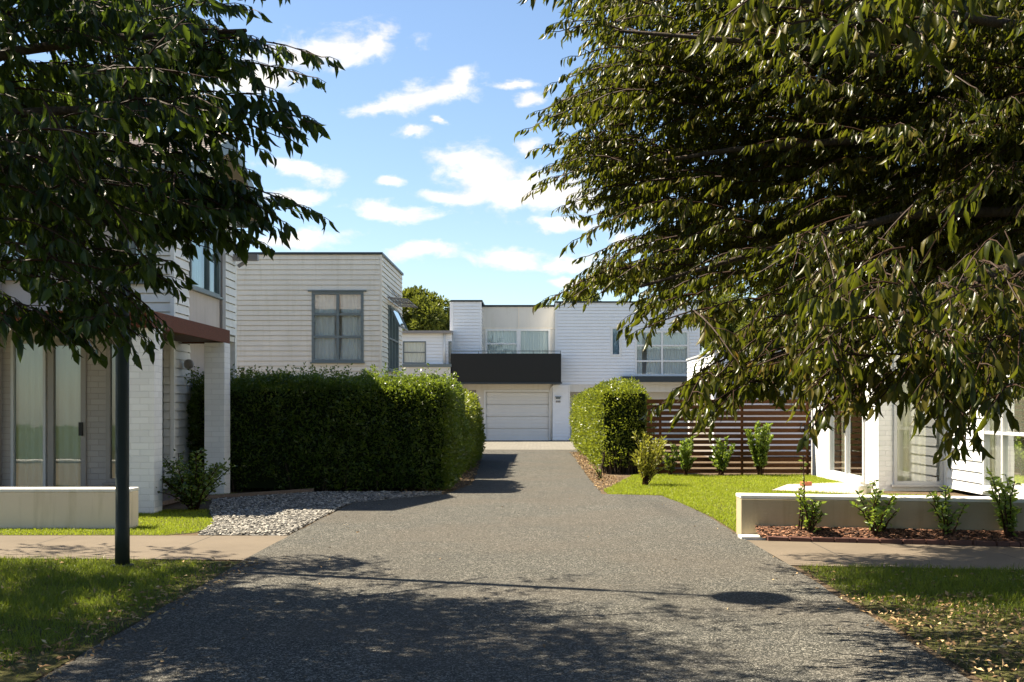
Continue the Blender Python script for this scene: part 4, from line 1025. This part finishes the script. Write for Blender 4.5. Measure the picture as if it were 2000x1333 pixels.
# --- right tree
RT = Tree('street_tree', 'big olive-brown leafed tree arching over the right berm and driveway', (5.0, 8.8, 0), (4.6, 8.6, 4.5))
polyR = [(1080, -60), (1120, 30), (1150, 60), (1140, 140), (1110, 190), (1075, 250), (1085, 320), (1080, 370), (1160, 410), (1230, 440), (1290, 460), (1230, 500), (1180, 540), (1120, 560), (1130, 575), (1240, 590), (1290, 625), (1350, 600), (1430, 620), (1470, 660), (1500, 720), (1560, 700), (1570, 790), (1600, 800), (1640, 775), (1720, 770), (1830, 770), (1860, 830), (1930, 790), (2000, 700), (2300, 650), (2300, -60)]
gapR = [(1640, 590), (1760, 600), (1800, 700), (1760, 745), (1660, 760), (1625, 690)]
cR = Vector((4.6, 9.0, 4.2))
tips = [(1050, -10, 8.0, .6), (1120, 0, 7.6, .7), (1092, 62, 8.0, .6), (1105, 45, 8.2, .5), (1130, 110, 7.5, .6), (1092, 160, 9.0, .8), (1060, 215, 9.2, .9), (1038, 250, 9.3, .9), (1060, 290, 9.4, .8), (1065, 330, 9.4, .8), (1052, 368, 9.2, .9), (1075, 350, 9.2, .8), (1110, 400, 9.3, .8), (1160, 420, 9.0, .8), (1220, 440, 9.1, .8), (1132, 465, 7.8, 1.0), (1160, 520, 8.4, .8), (1150, 500, 8.3, .8), (1200, 530, 8.4, .8), (1075, 585, 8.2, 1.1), (1090, 575, 8.4, 1.0), (1120, 580, 8.3, .9), (1170, 575, 8.2, .9), (1245, 610, 7.4, .8), (1262, 640, 7.2, .8), (1240, 630, 7.4, .6), (1300, 620, 7.3, .7), (1340, 625, 7.2, .7), (1400, 640, 7.4, .7),
        (1292, 790, 6.4, 1.2), (1345, 790, 6.4, 1.0), (1390, 812, 6.2, .9), (1385, 695, 6.6, .9), (1400, 760, 6.4, .9), (1440, 770, 6.3, .8), (1470, 760, 6.3, .8), (1500, 735, 6.4, .7), (1520, 720, 6.4, .7), (1430, 730, 6.5, .8), (1480, 700, 6.4, .8),
        (1600, 800, 5.4, .5), (1590, 830, 5.3, .5), (1572, 770, 5.4, .5), (1625, 790, 5.4, .5), (1660, 780, 5.5, .5), (1700, 770, 5.4, .5), (1722, 775, 5.3, .4), (1760, 740, 5.2, .5), (1800, 780, 5.0, .5), (1840, 800, 5.0, .5), (1860, 835, 5.0, .5), (1880, 825, 5.0, .5), (1850, 760, 5.1, .5), (1900, 790, 5.0, .5), (1930, 745, 5.0, .5), (1940, 790, 4.8, .35), (1990, 690, 5.0, .5), (1830, 730, 5.2, .5), (1870, 870, 5.0, .3)]
J_[0] = .25
for px, py, Y, ln in tips:
    T_ = at(px, py, Y); RT.spray(toward(cR, T_, ln), T_, .26 if Y > 6 else .22, .082 if Y > 6 else .095, .085, .006, ls=.02, hang=1.0 if Y > 6 else 1.25)
J_[0] = 1.0; cnt = 0
while cnt < 1750:
    px, py, Y = random.uniform(1080, 2150), random.uniform(-60, 830), (random.uniform(8.3, 12.6) if random.random() < .85 else random.uniform(5.6, 8.2))
    if px < 1350: Y = random.uniform(8.2, 11.4)
    if py > 700: Y = random.uniform(5, 6.6)
    if not inpoly(px, py+(45 if px > 1280 else 14), polyR) or inpoly(px, py, gapR): continue
    q_ = at(px, py, Y)
    if q_.y-.205*q_.z < 8.35 and q_.x+.63*q_.z < 4.5 and py < 640 and random.random() < .88: continue
    T_ = at(px, py, Y); RT.spray(toward(cR, T_, random.uniform(.5, .95)), T_, .25, .078, .085, .006, ls=.0185); cnt += 1
poly_m = [(1440, 670), (1560, 680), (1570, 770), (1500, 780), (1400, 830), (1300, 800), (1380, 740)]
cnt = 0
while cnt < 20:
    px, py, Y = random.uniform(1290, 1560), random.uniform(640, 820), random.uniform(6.0, 7.2)
    if not inpoly(px, py+20, poly_m): continue
    T_ = at(px, py, Y); RT.spray(toward(cR, T_, random.uniform(.5, .8)), T_, .24, .085, .085, .006, ls=.019); cnt += 1
for _ in range(75):
    px, py, Y = random.uniform(1570, 1990), random.uniform(560, 790), random.uniform(4.7, 5.8)
    if not inpoly(px, py+40, polyR) or inpoly(px, py, gapR): continue
    T_ = at(px, py, Y); RT.spray(toward(cR, T_, random.uniform(.4, .7)), T_, .2, .098, .09, .004, hang=1.2)
for _ in range(26):   # nearest hanging sprays at the top
    px, py, Y = random.uniform(1380, 1960), random.uniform(-110, 60), random.uniform(3.7, 4.8)
    T_ = at(px, py, Y); RT.spray(toward(Vector((4.6, 7, 4)), T_, .6), T_, .24, .11, .1, .005, hang=1.3)
cnt = 0
while cnt < 720:  # mostly unseen crown fill, kept off where its shadow should not fall
    v = Vector((random.gauss(0, 1), random.gauss(0, 1), random.gauss(0, 1))).normalized()*random.random()**.38
    p = Vector((4.3+v.x*3.8, 8.8+v.y*3.2, 5.4+v.z*2.6))
    if p.z < 2.7: continue
    px, py = proj(p)
    if p.y > .5 and px < 2010 and py > -70 and not (inpoly(px, py, polyR)): continue
    if px < 1100 and p.x < .6: continue
    if p.y-.205*p.z < 8.3 and p.x+.63*p.z < 4.4 and random.random() < .95: continue
    RT.spray(toward(cR, p, random.uniform(.5, .9)), p, .34, .125, .11, ls=.034); cnt += 1
cnt = 0
while cnt < 170:  # extra sprays added to shade the right footpath
    h = random.uniform(3.2, 6.4); lx, ly = random.uniform(2.7, 7), random.uniform(8.5, 11.6)
    p = Vector((lx-.63*h, ly+.205*h, h)); q = proj(p)
    if q[0] < 2010 and q[1] > -70 and (not inpoly(q[0], q[1], polyR) or inpoly(q[0], q[1], gapR)): continue
    if q[0] < 1110: continue
    RT.spray(toward(cR, p, .7), p, .32, .10, .10, ls=.026); cnt += 1
RT_W = .31
RT.build('leaf_right', [(5.0, 8.8, 0), (5.0, 8.8, 1.2), (4.9, 8.8, 2.4), (4.8, 8.9, 3.78), (4.6, 9, 5.5)], [.17, .14, .13, .11, .05],
    [((4.9, 8.8, 2.4), at(1500, 700, 6.6)), ((4.9, 8.8, 2.9), at(1250, 560, 8.2)), ((4.85, 8.8, 3.2), at(1200, 330, 9.2)), ((4.9, 8.8, 2.6), at(1650, 680, 5.8)), ((4.85, 8.8, 3.4), at(1200, 60, 8.2)), ((4.9, 8.8, 2.8), at(1850, 640, 5.4)), ((4.8, 8.9, 3.78), (3, 11.2, 5)), ((4.8, 8.9, 3.78), (6.6, 9.5, 5.2)), ((4.8, 8.9, 3.8), at(1550, 0, 4.8))], RT_W)

# ---------------------------------------------------------------- sky, sun, camera
SUNAZ = (-.951, .309); ELEV = R(56)
w = bpy.data.worlds.new('World'); S.world = w; w.use_nodes = True
nt = w.node_tree; nt.nodes.clear(); N_ = nt.nodes.new; K = nt.links.new
out = N_('ShaderNodeOutputWorld'); bg = N_('ShaderNodeBackground'); bg.inputs[1].default_value = .052; K(bg.outputs[0], out.inputs[0])
sky = N_('ShaderNodeTexSky'); sky.sky_type = 'NISHITA'; sky.sun_disc = False; sky.sun_elevation = ELEV
sky.sun_rotation = math.atan2(SUNAZ[0], SUNAZ[1]); sky.air_density = 1.0; sky.dust_density = .35; sky.ozone_density = 2.0
tc = N_('ShaderNodeTexCoord'); sep = N_('ShaderNodeSeparateXYZ'); K(tc.outputs['Generated'], sep.inputs[0])
def mt(op, a, b=None, c=None, clamp=False):
    n = N_('ShaderNodeMath'); n.operation = op; n.use_clamp = clamp
    for i, v in enumerate((a, b, c)):
        if v is None: continue
        if isinstance(v, (int, float)): n.inputs[i].default_value = v
        else: K(v, n.inputs[i])
    return n.outputs[0]
yy = mt('MAXIMUM', sep.outputs[1], .05)
u = mt('DIVIDE', sep.outputs[0], yy); v = mt('DIVIDE', sep.outputs[2], yy)
cb = N_('ShaderNodeCombineXYZ'); K(u, cb.inputs[0]); K(v, cb.inputs[1])
st2 = N_('ShaderNodeMapping'); st2.inputs['Scale'].default_value = (1, 1.7, 1); K(cb.outputs[0], st2.inputs[0])
def wn(scale, detail, rough, dist=0):
    n = N_('ShaderNodeTexNoise'); n.inputs['Scale'].default_value = scale; n.inputs['Detail'].default_value = detail; n.inputs['Roughness'].default_value = rough; n.inputs['Distortion'].default_value = dist
    K(st2.outputs[0], n.inputs['Vector']); return n
nw = wn(14, 6, .6)
vm = N_('ShaderNodeVectorMath'); vm.operation = 'SUBTRACT'; K(nw.outputs['Color'], vm.inputs[0]); vm.inputs[1].default_value = (.5, .5, .5)
vs = N_('ShaderNodeVectorMath'); vs.operation = 'MULTIPLY_ADD'; K(vm.outputs[0], vs.inputs[0]); vs.inputs[1].default_value = (.05, .03, 0); K(cb.outputs[0], vs.inputs[2])
clouds = [(640, 98, 165, 46, 6), (500, 150, 130, 44, 14), (730, 82, 60, 30, 20), (845, 185, 115, 30, 9), (745, 208, 70, 18, 14), (905, 162, 50, 28, 12), (812, 258, 44, 17, 0), (858, 242, 26, 9, -15),
          (1020, 165, 42, 13, 0), (1043, 195, 32, 17, -10), (1018, 285, 34, 18, 0), (935, 335, 105, 52, -12), (1010, 375, 150, 52, -8), (1110, 380, 110, 48, 0), (880, 385, 90, 17, -6),
          (585, 338, 95, 20, -9), (560, 383, 90, 16, 4), (755, 348, 30, 14, 0), (765, 410, 98, 21, -6), (585, 470, 110, 22, 4), (830, 486, 88, 19, 3), (985, 499, 90, 22, -7), (1125, 515, 90, 17, 4), (1100, 445, 105, 15, -3), (1125, 552, 70, 13, 0), (1240, 470, 90, 18, 0)]
acc = None
for (cx, cy, rx, ry, rot) in clouds:
    uc, vc = (cx-VX)/F, (VY-cy)/F; a = R(rot)
    mp = N_('ShaderNodeMapping'); mp.vector_type = 'TEXTURE'
    mp.inputs['Location'].default_value = (uc, vc, 0); mp.inputs['Rotation'].default_value = (0, 0, a); mp.inputs['Scale'].default_value = (rx/F, ry/F, 1)
    K(vs.outputs[0], mp.inputs[0])
    ln = N_('ShaderNodeVectorMath'); ln.operation = 'LENGTH'; K(mp.outputs[0], ln.inputs[0])
    val = mt('SUBTRACT', 1.0, ln.outputs['Value'])
    acc = val if acc is None else mt('SMOOTH_MAX', acc, val, .25)
fine = wn(30, 8, .62, .3)
dens = mt('ADD', acc, mt('MULTIPLY', mt('SUBTRACT', fine.outputs['Fac'], .5), 2.1))
mr = N_('ShaderNodeMapRange'); mr.interpolation_type = 'SMOOTHSTEP'; mr.inputs['From Min'].default_value = -.12; mr.inputs['From Max'].default_value = .8; K(dens, mr.inputs['Value'])
front = mt('GREATER_THAN', sep.outputs[1], .06)
mask = mt('MULTIPLY', mt('MULTIPLY', mr.outputs[0], front), .97)
hs = N_('ShaderNodeHueSaturation'); hs.inputs['Saturation'].default_value = 1.02; hs.inputs['Value'].default_value = .95; K(sky.outputs[0], hs.inputs['Color'])
mx = N_('ShaderNodeMix'); mx.data_type = 'RGBA'; K(mask, mx.inputs[0]); K(hs.outputs[0], mx.inputs[6])
sh = wn(22, 5, .55); cr_ = N_('ShaderNodeMix'); cr_.data_type = 'RGBA'; K(sh.outputs['Fac'], cr_.inputs[0])
cr_.inputs[6].default_value = (4.2, 4.2, 4.3, 1); cr_.inputs[7].default_value = (8.0, 7.4, 6.5, 1); K(cr_.outputs[2], mx.inputs[7])
K(mx.outputs[2], bg.inputs[0])
sl = bpy.data.lights.new('sun', 'SUN'); sl.energy = 5.0; sl.angle = R(.53); sl.color = (1, .89, .70)
so_ = bpy.data.objects.new('sun', sl); C.objects.link(so_)
dirn = -Vector((SUNAZ[0]*math.cos(ELEV), SUNAZ[1]*math.cos(ELEV), math.sin(ELEV)))
so_.rotation_euler = dirn.to_track_quat('-Z', 'Y').to_euler(); so_.location = (-8, 4, 14)
cd = bpy.data.cameras.new('camera'); cam = bpy.data.objects.new('camera', cd); C.objects.link(cam)
cam.location = (0, 0, CH); cam.rotation_euler = (R(90), 0, 0)
cd.sensor_fit = 'HORIZONTAL'; cd.sensor_width = 36; cd.lens = 36*F/2000
cd.shift_x = (1000-VX)/2000; cd.shift_y = (VY-666.5)/2000; cd.clip_end = 2000; cd.clip_start = .05
S.camera = cam
vs_ = S.view_settings; vs_.view_transform = 'Standard'; vs_.look = 'None'; vs_.exposure = 1.95; vs_.gamma = 1
S.cycles.max_bounces = 7; S.cycles.transparent_max_bounces = 12; S.cycles.diffuse_bounces = 4; S.cycles.glossy_bounces = 3
S.cycles.use_denoising = True
